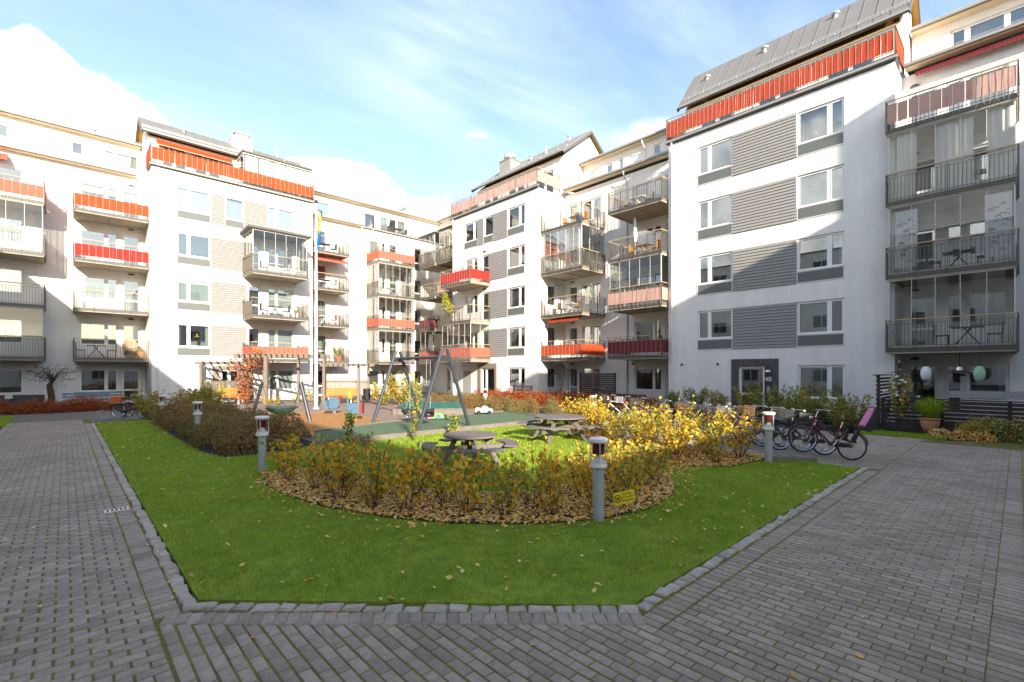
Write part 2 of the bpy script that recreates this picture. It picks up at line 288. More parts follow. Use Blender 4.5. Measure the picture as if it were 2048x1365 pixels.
# ------------------------------------------------------------------ facades
class Fac:
    """A facade plane. 'A': runs along x at y = c, faces -y. 'B': runs along y at x = c, faces -x. a = along, o = outwards."""
    def __init__(s, b, k, c): s.b, s.k, s.c, s.ops = b, k, c, []
    def P(s, a, o, z): return (a, s.c - o, z) if s.k == 'A' else (s.c - o, a, z)
    def box(s, mb, a0, a1, o0, o1, z0, z1): return mb.box(*s.P(a0, o0, z0), *s.P(a1, o1, z1))
REV = .13
def wall(F, a0, a1, z0, z1, m=None, name='wall', parent=None, ret=True):
    ops = [o for o in F.ops if o[0] < a1 - .001 and o[1] > a0 + .001 and o[2] < z1 and o[3] > z0]
    A = sorted({a0, a1, *[x for o in ops for x in o[:2] if a0 < x < a1]}); Zs = sorted({z0, z1, *[x for o in ops for x in o[2:] if z0 < x < z1]})
    mb = MB(); idx = {}
    def vi(a, z):
        k = (round(a, 4), round(z, 4))
        if k not in idx: idx[k] = len(mb.v); mb.v.append(F.P(a, 0, z))
        return idx[k]
    for i in range(len(A) - 1):
        for j in range(len(Zs) - 1):
            ca, cz = (A[i] + A[i + 1]) / 2, (Zs[j] + Zs[j + 1]) / 2
            if any(o[0] < ca < o[1] and o[2] < cz < o[3] for o in ops): continue
            mb.f.append((vi(A[i], Zs[j]), vi(A[i + 1], Zs[j]), vi(A[i + 1], Zs[j + 1]), vi(A[i], Zs[j + 1]))); mb.m.append(0)
    for o in ops:
        c = [(o[0], o[2]), (o[1], o[2]), (o[1], o[3]), (o[0], o[3])]
        for i in range(4):
            p, q = c[i], c[(i + 1) % 4]; mb.add([F.P(p[0], 0, p[1]), F.P(q[0], 0, q[1]), F.P(q[0], -REV - .05, q[1]), F.P(p[0], -REV - .05, p[1])], [(0, 1, 2, 3)])
    for e in ((a0, a1) if ret else ()):              # returns give the wall its thickness
        mb.add([F.P(e, 0, z0), F.P(e, 0, z1), F.P(e, -.3, z1), F.P(e, -.3, z0)], [(0, 1, 2, 3)])
    if ret: mb.add([F.P(a0, 0, z1), F.P(a1, 0, z1), F.P(a1, -.3, z1), F.P(a0, -.3, z1)], [(0, 1, 2, 3)])
    return mb.build(name, m or M['stucco'], parent or F.b)
rnd = random.Random(7)
def curtain_sheet(F, a0, a1, o, z0, z1, par, name='curtain', amp=.03, m=None, step=.05):
    mb = MB(); n = max(4, int(abs(a1 - a0) / step)); ph = rnd.random() * 6
    for i in range(n + 1):
        a = a0 + (a1 - a0) * i / n; oo = o + amp * math.sin(i * 1.7 + ph) + amp * .5 * math.sin(i * .63 + ph)
        mb.v += [F.P(a, oo, z0), F.P(a, oo * 1.0, z1)]
        if i: mb.f.append((2 * i - 2, 2 * i, 2 * i + 1, 2 * i - 1)); mb.m.append(0)
    return mb.build(name, m or M['curtain'], par, smooth=True)
def window(F, a0, a1, z0, z1, mull=(), blind=None, curtain=None, door=None, sill=True, name='window', room=True, par=None):
    """Framed opening: frame with mullions, panes, sill, and what hangs behind the glass. door = z of the mid rail."""
    F.ops.append((a0, a1, z0, z1)); b = par or F.b
    f = MB(); o0, o1 = -REV - .02, -REV + .05; t = .055
    ms = sorted(mull); F.box(f, a0, a1, o0, o1, z1 - t, z1); F.box(f, a0, a1, o0, o1, z0, z0 + t)
    F.box(f, a0, a0 + t, o0, o1, z0 + t, z1 - t); F.box(f, a1 - t, a1, o0, o1, z0 + t, z1 - t)
    for m_ in ms: F.box(f, m_ - .05, m_ + .05, o0, o1, z0 + t, z1 - t)
    cells = []; e = [a0 + t] + [x for m_ in ms for x in (m_ - .05, m_ + .05)] + [a1 - t]
    for i in range(0, len(e), 2): cells.append((e[i], e[i + 1]))
    for c0, c1 in cells:                             # sash
        s_ = .042; F.box(f, c0, c1, o0 + .02, o1 + .012, z1 - t - s_, z1 - t); F.box(f, c0, c1, o0 + .02, o1 + .012, z0 + t, z0 + t + s_)
        F.box(f, c0, c0 + s_, o0 + .02, o1 + .012, z0 + t + s_, z1 - t - s_); F.box(f, c1 - s_, c1, o0 + .02, o1 + .012, z0 + t + s_, z1 - t - s_)
        if door: F.box(f, c0 + s_, c1 - s_, o0 + .02, o1 + .012, door - .05, door + .05)
    w = f.build(name, M['white'], b)
    for c0, c1 in cells:
        spans = [(z0 + t, z1 - t)] if not door else [(z0 + t, door), (door, z1 - t)]
        for q0, q1 in spans:
            g = MB(); F.box(g, c0 + .04, c1 - .04, -REV + .012, -REV + .02, q0 + .04, q1 - .04); g.build('pane', M['glass'], w)
    if sill:
        s2 = MB(); F.box(s2, a0 - .03, a1 + .03, -REV + .05, .035, z0 - .025, z0 + .006); s2.build('sill', M['cream'] if sill is True else sill, w)
    for bl in (blind or ()):                         # (cell, drop 0..1)
        c0, c1 = cells[min(bl[0], len(cells) - 1)]; h = (z1 - z0) * bl[1]; bb = MB(); n = max(2, int(h / .09))
        for i in range(n):
            zt = z1 - .05 - h * i / n; F.box(bb, c0 + .01, c1 - .01, -REV - .085, -REV - .065, zt - h / n + .008, zt)
        bb.build('blind', M['blind'], w)
    for cu in (curtain or ()):                       # (fraction start, end)
        curtain_sheet(F, a0 + (a1 - a0) * cu[0], a0 + (a1 - a0) * cu[1], -REV - .17, z0 + .05, z1 - .03, w)
    if room:
        r = MB(); d = 2.4; p = .35; x0, x1, y0, y1 = a0 - p, a1 + p, -REV - .055, -d - .0; zz0, zz1 = min(z0 - .05, z1 - 2.2), z1 + .25
        V = [F.P(x0, y1, zz0), F.P(x1, y1, zz0), F.P(x1, y1, zz1), F.P(x0, y1, zz1), F.P(x0, y0, zz0), F.P(x1, y0, zz0), F.P(x1, y0, zz1), F.P(x0, y0, zz1)]
        r.add(V, [(0, 1, 2, 3), (0, 4, 5, 1), (3, 2, 6, 7), (0, 3, 7, 4), (1, 5, 6, 2)]); r.build('room', M['room'], w)
    return w
BOARDS = {}
def cladding(F, a0, a1, z0, z1):
    p = MB(); F.box(p, a0, a1, 0, .012, z0, z1); pn = p.build('cladding_panel', M['trim'], F.b)
    n = max(3, round((z1 - z0) / .148)); h = (z1 - z0) / n; key = (F.k, round(a1 - a0, 2), round(h, 3))
    for i in range(n):
        zb = z0 + i * h; org = F.P((a0 + a1) / 2, .02, zb)
        if key not in BOARDS:
            q = MB(); L = (a1 - a0) / 2; s_ = -1; pr = [(.012, .010), (.054, .010), (.054, .030), (.021, h + .007), (.012, h + .007)]
            def L3(a, o, z): return (a, -o, z) if F.k == 'A' else (-o, a, z)
            q.add([L3(-L + .006, o, z) for o, z in pr] + [L3(L - .006, o, z) for o, z in pr], [(0, 1, 2, 3, 4), (9, 8, 7, 6, 5)] + [(j, (j + 1) % 5, 5 + (j + 1) % 5, 5 + j) for j in range(5)])
            o = q.build('board', M['board'], None, origin=(0, 0, 0)); BOARDS[key] = o.data; SC.collection.objects.unlink(o); bpy.data.objects.remove(o)
        o = bpy.data.objects.new('board', BOARDS[key]); link(o, pn, (org[0], org[1], zb) if False else F.P((a0 + a1) / 2, 0, zb))
def spandrel(F, a0, a1, z0, z1):
    p = MB(); F.box(p, a0 + .03, a1 - .03, 0, .016, z0 + .03, z1 - .03); s_ = p.build('spandrel_panel', M['spandrel'], F.b)
    t = MB(); F.box(t, a0, a1, 0, .03, z0, z0 + .03); F.box(t, a0, a0 + .03, 0, .024, z0 + .03, z1); F.box(t, a1 - .03, a1, 0, .024, z0 + .03, z1); t.build('edge_trim', M['cream'], s_)
def win_band(F, a0, a1, head, mull=(), blind=None, curtain=None, sp=True):
    w = window(F, a0, a1, head - 1.5, head, mull, blind, curtain)
    if sp: spandrel(F, a0, a1, head - 2.05, head - 1.53)
    return w
def rail_parts(F, par, a0, a1, o0, o1, zf, sides=(True, True), front=True, indiv=False, pitch=.115, zlow=-.2, hand=True, rmat=None, handm=None):
    """Posts, bars and flat balusters along the front (o = o1) and the ends; a wooden hand rail above."""
    rmat = rmat or M['steel']; mb = MB(); top = zf + .93; runs = []
    if front: runs.append(('f', a0, a1, o1))
    if sides[0]: runs.append(('s', o0, o1, a0))
    if sides[1]: runs.append(('s', o0, o1, a1))
    bal = []
    for k, s0, s1, c in runs:
        def bx(m_, p0, p1, w, q0, q1, off=0):
            if k == 'f': F.box(m_, p0, p1, c - w / 2 + off, c + w / 2 + off, q0, q1)
            else: F.box(m_, c - w / 2, c + w / 2, p0, p1, q0, q1)
        bx(mb, s0, s1, .034, top - .012, top); bx(mb, s0, s1, .03, zf + .045, zf + .06)
        n = max(1, round((s1 - s0) / .92))
        for i in range(n + 1):
            p = s0 + (s1 - s0) * i / n; p = min(max(p, s0 + .02), s1 - .02); bx(mb, p - .008, p + .008, .05, zf + zlow, zf + 1.06)
        nb = max(2, round((s1 - s0) / pitch))
        for i in range(1, nb): bal.append((k, s0 + (s1 - s0) * i / nb, c, bx))
    first = None
    for k, p, c, bx in bal:
        if indiv and k == 'f':
            org = F.P(p, c, zf + zlow + .02)
            if first is None:
                b1 = MB(); bx(b1, p - .007, p + .007, .028, zf + zlow + .02, top - .012); first = b1.build('baluster', rmat, par, origin=org)
            else: dup(first, par, org)
        else: bx(mb, p - .006, p + .006, .026, zf + zlow + .02, top - .012)
    mb.build('railing', rmat, par, kind='stuff')
    if hand:
        h = MB(); hw = .05
        for k, s0, s1, c in runs:
            if k == 'f': F.box(h, s0 - .03, s1 + .03, c - hw / 2, c + hw / 2, zf + 1.06, zf + 1.10)
            else: F.box(h, c - hw / 2, c + hw / 2, s0, s1 - hw / 2 - .001, zf + 1.061, zf + 1.099)
        h.build('handrail', handm or M['rail'], par)
def cloth_strip(F, par, a0, a1, o, z0, z1, m, n_panel=1, gap=0., name='fabric_screen', axis='f'):
    """Cloth between the bars: n_panel separate pieces, each a little bowed and creased."""
    w = (a1 - a0) / n_panel
    for i in range(n_panel):
        p0, p1 = a0 + w * i + gap / 2, a0 + w * (i + 1) - gap / 2; mb = MB(); k = max(2, int((p1 - p0) / .10)); rows = 3; ph = rnd.random() * 6
        for s_ in (0, 1):
            for r in range(rows + 1):
                for j in range(k + 1):
                    a = p0 + (p1 - p0) * j / k; z = z0 + (z1 - z0) * r / rows
                    z += (.008 * math.sin(j * 1.9 + ph) if r in (0, rows) else 0)
                    oo = o + .008 * math.sin(j * math.pi) + .010 * math.sin(j * 2.1 + r * .9 + ph) - .006 * s_
                    mb.v.append(F.P(a, oo, z) if axis == 'f' else F.P(oo, a, z))
        N = (k + 1) * (rows + 1)
        for r in range(rows):
            for j in range(k):
                q = r * (k + 1) + j; mb.f.append((q, q + 1, q + k + 2, q + k + 1)); mb.f.append((N + q, N + q + k + 1, N + q + k + 2, N + q + 1)); mb.m += [0, 0]
        mb.build(name, m, par, smooth=True)
def sbars(F, par, a0, a1, o, zf, pitch, zl=-.12):
    m_ = MB(); n = round((a1 - a0) / pitch)
    for i in range(n + 1): a = a0 + (a1 - a0) * i / n; F.box(m_, a - .0045, a + .0045, o - .004, o + .004, zf + zl, zf + .93)
    m_.build('screen_bar', M['galv'], par, kind='stuff')
def glazing(F, par, a0, a1, o0, o1, z0, z1, sides=(True, True), front=True, pw=.74):
    fr = MB()
    def bar(p0, p1, q0, q1, y0, y1): F.box(fr, p0, p1, q0, q1, y0, y1)
    runs = ([('f', a0, a1, o1)] if front else []) + ([('s', o0, o1, a0)] if sides[0] else []) + ([('s', o0, o1, a1)] if sides[1] else [])
    for k, s0, s1, c in runs:
        n = max(1, round((s1 - s0) / pw))
        for i in range(n):
            p0, p1 = s0 + (s1 - s0) * i / n + .006, s0 + (s1 - s0) * (i + 1) / n - .006; g = MB()
            if k == 'f': F.box(g, p0, p1, c - .005, c + .005, z0 + .04, z1 - .06)
            else: F.box(g, c - .005, c + .005, p0, p1, z0 + .04, z1 - .06)
            g.build('glass_pane', M['screen'], par)
        for i in range(n + 1):
            p = s0 + (s1 - s0) * i / n; w = .007
            p = min(max(p, s0 + w), s1 - w)
            if k == 'f': bar(p - w, p + w, c - .014, c + .014, z0 + .04, z1 - .06)
            else: bar(c - .014, c + .014, p - w, p + w, z0 + .04, z1 - .06)
        if k == 'f': bar(s0, s1, c - .03, c + .03, z1 - .06, z1); bar(s0, s1, c - .03, c + .03, z0, z0 + .04)
        else: bar(c - .03, c + .03, s0, s1 - .031, z1 - .06, z1); bar(c - .03, c + .03, s0, s1 - .031, z0, z0 + .04)
    fr.build('glazing_frame', M['cream'], par)
def balcony(F, a0, a1, dep, zf, cloth=None, glaze=False, sides=(True, True), label=None, indiv=False, low=.12, high=.80, zceil=None, panels=None, hand=None):
    s_ = MB(); F.box(s_, a0, a1, .002, dep, zf - .21, zf - .03)
    b = s_.build('balcony', M['slab'], F.b, label=label)
    u = MB(); w = (a1 - a0)                           # stiffening ribs and edge angle under the slab
    for p in (.03, .5, .97): F.box(u, a0 + w * p - .10, a0 + w * p + .10, .06, dep - .10, zf - .245, zf - .212)
    F.box(u, a0, a1, dep - .09, dep - .003, zf - .25, zf - .211); u.build('slab_rib', M['slab'], b)
    e = MB(); F.box(e, a0 - .004, a1 + .004, dep + .002, dep + .012, zf - .19, zf - .02); e.build('edge_plate', M['steel'] if indiv else M['trim'], b)
    rail_parts(F, b, a0 - .03, a1 + .03, .05, dep + .035, zf, sides, indiv=indiv, hand=hand is not False, rmat=M['darksteel'] if indiv else None)
    if cloth:
        n = panels or max(2, round((a1 - a0) / .42)); o_ = dep + .012
        cloth_strip(F, b, a0, a1, dep + .060, zf + low, zf + high, cloth, n if indiv else max(2, n // 2), .03 if indiv else 0, 'fabric_panel' if indiv else 'fabric_screen'); sbars(F, b, a0, a1, dep + .078, zf, .16 if indiv else .3)
        for q, e_ in ((0, a0 - .055), (1, a1 + .055)):
            if sides[q]: cloth_strip(F, b, .1, dep + .05, e_, zf + low, zf + high, cloth, 1, 0, 'fabric_screen', axis='s')
    if glaze: glazing(F, b, a0 + .05, a1 - .05, .01, dep - .07, zf, zceil or zf + 2.68, sides)
    return b
def terrace(F, a0, a1, o, zf, cloth=None, pitch=.42, gap=.10, dep=2., sides=(True, True), label=None, low=.14, high=.86):
    """Roof terrace edge: slab nosing with a gutter and a clad railing on top of the wall."""
    n_ = MB(); F.box(n_, a0 - .08, a1 + .08, -.05, o, zf - .26, zf - .02); t = n_.build('terrace_edge', M['slab'] if False else M['trim'], F.b, label=label)
    g = MB(); F.box(g, a0 - .12, a1 + .12, o + .001, o + .09, zf - .22, zf - .12); g.build('gutter', M['gutter'], t)
    rail_parts(F, t, a0 - .04, a1 + .04, -dep, o + .05, zf, sides, pitch=.14, zlow=-.05)
    if cloth:
        n = round((a1 - a0) / pitch); cloth_strip(F, t, a0, a1, o + .078, zf + low, zf + high, cloth, n, gap, 'fabric_panel')
        for q, e_ in ((0, a0 - .068), (1, a1 + .068)):
            if sides[q]: cloth_strip(F, t, -dep, o + .04, e_, zf + low, zf + high, cloth, max(2, round((dep + o) / pitch)), gap * .5, 'fabric_panel', axis='s')
        sbars(F, t, a0, a1, o + .096, zf, pitch / 2, .05)
    return t
def gable_roof(F, a0, a1, o_e, z_e, o_r, z_r, o_b, seams=None, panels=False, over=.35, wallmat=None, gable=True):
    """Pitched roof with its ridge along the facade; gable walls below, pine soffit at the verges."""
    b = F.b; t = .16; d = MB(); x0, x1 = a0 - over, a1 + over
    def sl(oA, zA, oB, zB, m_, dz): return [F.P(x0, oA, zA + dz), F.P(x1, oA, zA + dz), F.P(x1, oB, zB + dz), F.P(x0, oB, zB + dz)]
    d.add(sl(o_e, z_e, o_r, z_r, 0, 0) + sl(o_e, z_e, o_r, z_r, 0, -t), [(0, 1, 2, 3), (4, 7, 6, 5), (0, 4, 5, 1), (0, 3, 7, 4), (1, 5, 6, 2)])
    zb = z_e; d.add(sl(o_b, zb, o_r, z_r, 0, 0) + sl(o_b, zb, o_r, z_r, 0, -t), [(0, 1, 2, 3), (4, 7, 6, 5), (0, 4, 5, 1), (0, 3, 7, 4), (1, 5, 6, 2)])
    rf = d.build('roof', M['roof'], b)
    w = a1 - a0 + 2 * over; n = seams or round(w / .62); L = Vector(F.P(0, o_r, z_r)) - Vector(F.P(0, o_e, z_e)); proto = None
    for i in range(n):                                # standing-seam sheets, one by one
        c0 = x0 + w * i / n; p = MB(); nv = Vector(F.P(0, 1, 0)) - Vector(F.P(0, 0, 0))
        up = Vector((0, 0, 1)) * .018
        q = [Vector(F.P(c0 + .006, o_e, z_e)), Vector(F.P(c0 + w / n - .006, o_e, z_e)), Vector(F.P(c0 + w / n - .006, o_r, z_r)), Vector(F.P(c0 + .006, o_r, z_r))]
        p.add([tuple(v_ + up * .2) for v_ in q] + [tuple(v_ + up) for v_ in q], [(4, 5, 6, 7), (0, 1, 5, 4), (1, 2, 6, 5), (3, 0, 4, 7), (2, 3, 7, 6)])
        s0 = Vector(F.P(c0, o_e, z_e)); s1 = Vector(F.P(c0, o_r, z_r)); p.bar(s0 + up * 1.5, s1 + up * 1.5, .02, .05)
        org = F.P(c0, o_e, z_e)
        if proto is None: proto = p.build('roof_sheet', M['roof'], rf, origin=org)
        else: dup(proto, rf, org)
    sg = MB(); k = .14; so = o_e + (o_r - o_e) * k; sz = z_e + (z_r - z_e) * k      # snow guard
    for dz in (.06, .16): sg.bar(F.P(x0 + .05, so, sz + dz), F.P(x1 - .05, so, sz + dz), .025, .025)
    m_ = int(w / .15)
    for i in range(m_ + 1):
        a = x0 + .05 + (w - .1) * i / m_; sg.bar(F.P(a, so, sz + .02), F.P(a, so, sz + .17), .012 if i % 6 else .03, .012 if i % 6 else .05)
    sg.build('snow_guard', M['galv'], rf, kind='stuff')
    gt = MB(); gt.bar(F.P(x0, o_e + .05, z_e - .06), F.P(x1, o_e + .05, z_e - .06), .12, .1); gt.build('gutter', M['gutter'], rf)
    for e in (x0, x1):
        so_ = MB()
        for oA, zA in ((o_e, z_e), (o_b, z_e)): so_.bar(F.P(e, oA, zA - t - .03), F.P(e, o_r, z_r - t - .03), .06, .16)
        so_.build('verge_board', M['trim'], rf)
    u = MB()
    for oA, zA in ((o_e, z_e), (o_b, z_e)):
        u.add([F.P(x0 + .03, oA, zA - t - .012), F.P(x1 - .03, oA, zA - t - .012), F.P(x1 - .03, o_r, z_r - t - .012), F.P(x0 + .03, o_r, z_r - t - .012)], [(0, 1, 2, 3)])
    u.build('soffit', M['soffit2'], rf)
    if gable:
        for e in (a0, a1):
            gw = MB(); dz = -t - .03; p = [F.P(e, o_e - .38, z_e + dz), F.P(e, o_r, z_r + dz), F.P(e, o_b + .38, z_e + dz)]; s2 = .12 if e == a0 else -.12
            q = [F.P(e + s2, o_e - .38, z_e + dz), F.P(e + s2, o_r, z_r + dz), F.P(e + s2, o_b + .38, z_e + dz)]
            gw.add(p + q, [(0, 1, 2), (5, 4, 3), (0, 3, 4, 1), (1, 4, 5, 2), (0, 2, 5, 3)]); gw.build('gable', wallmat or M['stucco'], rf)
    return rf
def flue(F, a, o, z0, h, r=.07, cap=True):
    m_ = MB(); p = F.P(a, o, z0); m_.lathe([(r, 0), (r, h), (0, h)], 10, p)
    if cap: m_.lathe([(r * 1.5, h - .02), (r * 1.9, h + .03), (r * 1.9, h + .06), (0, h + .08)], 10, p)
    return m_.build('roof_vent', M['galv'], F.b)
def downpipe(F, a, o, zt, zb=0., m=None, kick=.35):
    mb = MB(); mb.tube([F.P(a, o + kick, zt), F.P(a, o + kick, zt - .18), F.P(a, o + .07, zt - .62), F.P(a, o + .07, zb)], .045, 8)
    return mb.build('downpipe', m or M['cream'], F.b)
def attic(F, a0, a1, z0, z1, over=.45, back=5., flues=()):
    """Set-back top storey under a nearly flat metal roof."""
    wall(F, a0, a1, z0, z1, name='attic_wall'); r = MB()
    p = [F.P(a0, over, z1 + .02), F.P(a1, over, z1 + .02), F.P(a1, -back, z1 + .85), F.P(a0, -back, z1 + .85)]
    r.add(p + [tuple(Vector(q) + Vector((0, 0, .14))) for q in p], [(3, 2, 1, 0), (4, 5, 6, 7), (0, 1, 5, 4), (1, 2, 6, 5), (3, 0, 4, 7), (2, 3, 7, 6)])
    rf = r.build('roof', M['roof'], F.b); s_ = MB(); F.box(s_, a0 + .01, a1 - .01, .001, over - .02, z1 - .01, z1 + .012); s_.build('soffit', M['soffit'], rf)
    g = MB(); F.box(g, a0, a1, over + .001, over + .12, z1 + .03, z1 + .13); g.build('gutter', M['gutter'], rf)
    sg = MB(); w = a1 - a0
    for dz in (.12, .22): sg.bar(F.P(a0, over - .3, z1 + .15 + dz), F.P(a1, over - .3, z1 + .15 + dz), .02, .02)
    for i in range(int(w / .16) + 1):
        a = a0 + .16 * i; sg.bar(F.P(a, over - .3, z1 + .15), F.P(a, over - .3, z1 + .38), .012 if i % 7 else .03, .012 if i % 7 else .05)
    sg.build('snow_guard', M['galv'], rf, kind='stuff')
    for a, h, r_ in flues: flue(F, a, -.9, z1 + .25, h, r_)
    return rf
def lean_roof(F, a0, a1, z, back, rise=.35, over=.42):
    """Strip of low roof with gutter and pine soffit between the main wall and the set-back attic."""
    r = MB(); p = [F.P(a0, over, z), F.P(a1, over, z), F.P(a1, -back, z + rise), F.P(a0, -back, z + rise)]
    r.add(p + [tuple(Vector(q) + Vector((0, 0, .12))) for q in p], [(3, 2, 1, 0), (4, 5, 6, 7), (0, 1, 5, 4), (1, 2, 6, 5), (3, 0, 4, 7), (2, 3, 7, 6)])
    rf = r.build('eave_roof', M['roof'], F.b); s_ = MB(); F.box(s_, a0 + .01, a1 - .01, .001, over - .02, z - .05, z - .012); s_.build('soffit', M['soffit'], rf)
    g = MB(); F.box(g, a0, a1, over + .001, over + .12, z - .01, z + .1); g.build('gutter', M['gutter'], rf)
    sg = MB()
    for dz in (.1, .2): sg.bar(F.P(a0, over - .2, z + .12 + dz), F.P(a1, over - .2, z + .12 + dz), .018, .018)
    for i in range(int((a1 - a0) / .17) + 1):
        a = a0 + .17 * i; sg.bar(F.P(a, over - .2, z + .12), F.P(a, over - .2, z + .33), .012, .012)
    sg.build('snow_guard', M['galv'], rf, kind='stuff'); return rf
def ceiling_lamp(F, a, z, o=.02):
    mb = MB(); p = F.P(a, o, z); n = 10; vs = []
    for i in range(n + 1):
        t = math.pi * i / n; vs += [F.P(a + .16 * math.cos(t), 0.002, z + .11 * math.sin(t)), F.P(a + .16 * math.cos(t), .09, z + .09 * math.sin(t))]
    mb.add(vs, [(2 * i, 2 * i + 2, 2 * i + 3, 2 * i + 1) for i in range(n)] + [tuple(range(1, 2 * n + 2, 2))]); return mb.build('wall_lamp', M['dark'], F.b)
def awning(F, a0, a1, z, o, drop, m, par=None, ext=.5):
    mb = MB(); pr = [(o, z), (o + ext, z - drop), (o + ext + .03, z - drop), (o + .08, z + .06)]
    mb.add([F.P(a0, q[0], q[1]) for q in pr] + [F.P(a1, q[0], q[1]) for q in pr], [(0, 1, 2, 3), (7, 6, 5, 4)] + [(j, (j + 1) % 4, 4 + (j + 1) % 4, 4 + j) for j in range(4)])
    k = int((a1 - a0) / .12)
    for i in range(k): F.box(mb, a0 + (a1 - a0) * (i + .06) / k, a0 + (a1 - a0) * (i + .94) / k, o + ext + .005, o + ext + .018, z - drop - .14, z - drop)
    return mb.build('awning', m, par or F.b)
def portal(F, a0, a1, z1, d0, d1, dz, m):
    """Entrance: timber-clad surround, glazed metal door with a handle and a side panel."""
    p = MB(); k = round((a1 - a0) / .12); zc = dz
    for i in range(k):
        x0, x1 = a0 + (a1 - a0) * i / k, a0 + (a1 - a0) * (i + 1) / k
        lo = 0.02 if not (x0 < d1 - .02 and x1 > d0 + .02) else zc
        F.box(p, x0 + .004, x1 - .004, .002, .05, lo, z1)
    return p.build('entrance_surround', m, F.b)
# ------------------------------------------------------------------ LEFT APARTMENT BLOCK (runs along x)
left = thing('apartment_building', 'white apartment block on the far side with orange terrace screen above a tan entrance', 'apartment building', (3.9, 36.3, 0))
A1 = Fac(left, 'A', 39.6); A2 = Fac(left, 'A', 36.34); A2s = Fac(left, 'B', 3.87); AT = Fac(left, 'A', 41.5); AP = Fac(left, 'A', 38.3)
def fl(k): return 2.9 * k
for k in range(5):                                   # recessed wall: window pair and balcony door behind each balcony
    z = fl(k); h = 2.2 + z
    window(A1, .66, 2.50, h - 1.42, h, (1.92,), curtain=[(.03, .14)] if k in (4, 2) else None, blind=[(0, .35), (1, .35)] if k == 4 else None)
    window(A1, 2.70, 3.62, z + .08, h, (), door=z + .85, sill=False, name='balcony_door', blind=[(0, .3)] if k == 4 else None)
    window(A1, -4.4, -1.74, h - 1.46, h, (-3.3,), curtain=[(.0, .1)] if k in (1, 4) else None)
    if k: ceiling_lamp(A1, 3.15, h + .3)
    # right recess behind the flag pole (A3) and the part before the corner (A4)
    window(A1, 14.1, 14.75, h - 1.42, h, ()); window(A1, 15.0, 15.95, z + .08, h, (), door=z + .85, sill=False, name='balcony_door', curtain=[(.05, .9)] if k in (1, 2) else None)
    window(A1, 19.75, 20.75, h - 1.42, h, (), blind=[(0, .9)] if k == 4 else None); window(A1, 20.95, 21.4, h - 1.42, h, ()); window(A1, 21.7, 22.55, z + .08, h, (), sill=False, name='balcony_door', blind=[(0, .35)] if k < 4 else None)
    window(A1, 24.35, 25.25, z + .08, h, (), sill=False, name='balcony_door', door=z + .85)
wall(A1, -14, 26.4, 0, 14.72)
# projecting part with the entrance
WL_, WR_ = (5.15, 6.98), (10.44, 12.22)
for k in range(1, 5):
    h = 2.2 + fl(k)
    win_band(A2, *WL_, h, (5.78,), blind=[(0, .95), (1, .95)] if k in (2, 4) else None, curtain=[(.02, .12), (.86, .98)] if k == 1 else None)
    if k == 4:
        win_band(A2, 7.81, 8.97, h, (), curtain=[(.05, .95)]); cladding(A2, 7.0, 7.80, h - 2.05, h); cladding(A2, 8.98, 10.43, h - 2.05, h)
        win_band(A2, *WR_, h, (11.05,), blind=[(0, .95), (1, .95)])
    else:
        cladding(A2, 7.0, 9.08, h - 2.05, h)
        window(A2, 9.18, 9.98, fl(k) + .08, h, (), door=fl(k) + .85, sill=False, name='balcony_door'); window(A2, *WR_, h - 1.5, h, (11.05,), blind=[(0, .9), (1, .9)] if k != 3 else None)
window(A2, 10.55, 12.22, .7, 2.2, (11.1,), blind=[(0, .92), (1, .92)])
portal(A2, 7.1, 9.5, 2.42, 7.56, 8.75, 2.18, M['tanportal'])
dw = window(A2, 7.56, 8.75, .03, 2.18, (8.05,), sill=False, name='entrance_door')
wall(A2, 3.87, 13.57, 0, 14.62, ret=False); wall(A2s, 36.34, 39.6, 0, 14.62, ret=False)
_e = MB(); _e.box(13.27, 36.34 + .31, 0, 13.57, 39.6, 14.62); _e.build('side_wall', M['stucco'], left)
_t = MB(); _t.box(3.9, 36.4, 14.63, 13.54, 41.4, 14.7); _t.box(19.0, 39.7, 14.73, 26.3, 41.4, 14.8); _t.build('terrace_floor', M['concrete'], left)
terrace(A2, 3.87, 13.57, .10, 14.92, M['orange'], .585, .01, 1.95, label='roof terrace edge with orange cloth railing', low=.10)
for a0, a1, dr in ((4.6, 6.0, 1), (6.4, 8.0, 0)): window(AP, a0, a1, 14.95, 17.0, ((a0 + a1) / 2,), sill=False, name='terrace_window')
window(AP, 9.2, 13.2, 15.0, 17.0, (10.5, 11.8), sill=False, name='terrace_window', blind=[(0, .9), (1, .9), (2, .9)])
wall(AP, 3.87, 13.57, 14.7, 17.25, name='penthouse_wall')
for q in (3.87, 13.39): _p = MB(); _p.box(q, 38.601, 14.7, q + .18, 41.7, 17.24); _p.build('side_wall', M['stucco'], left)
gable_roof(AP, 3.87, 13.57, .42, 17.4, -1.75, 18.95, -3.9, over=.32)
awning(AP, 4.3, 8.6, 17.0, .03, .22, M['orange'], ext=.45)
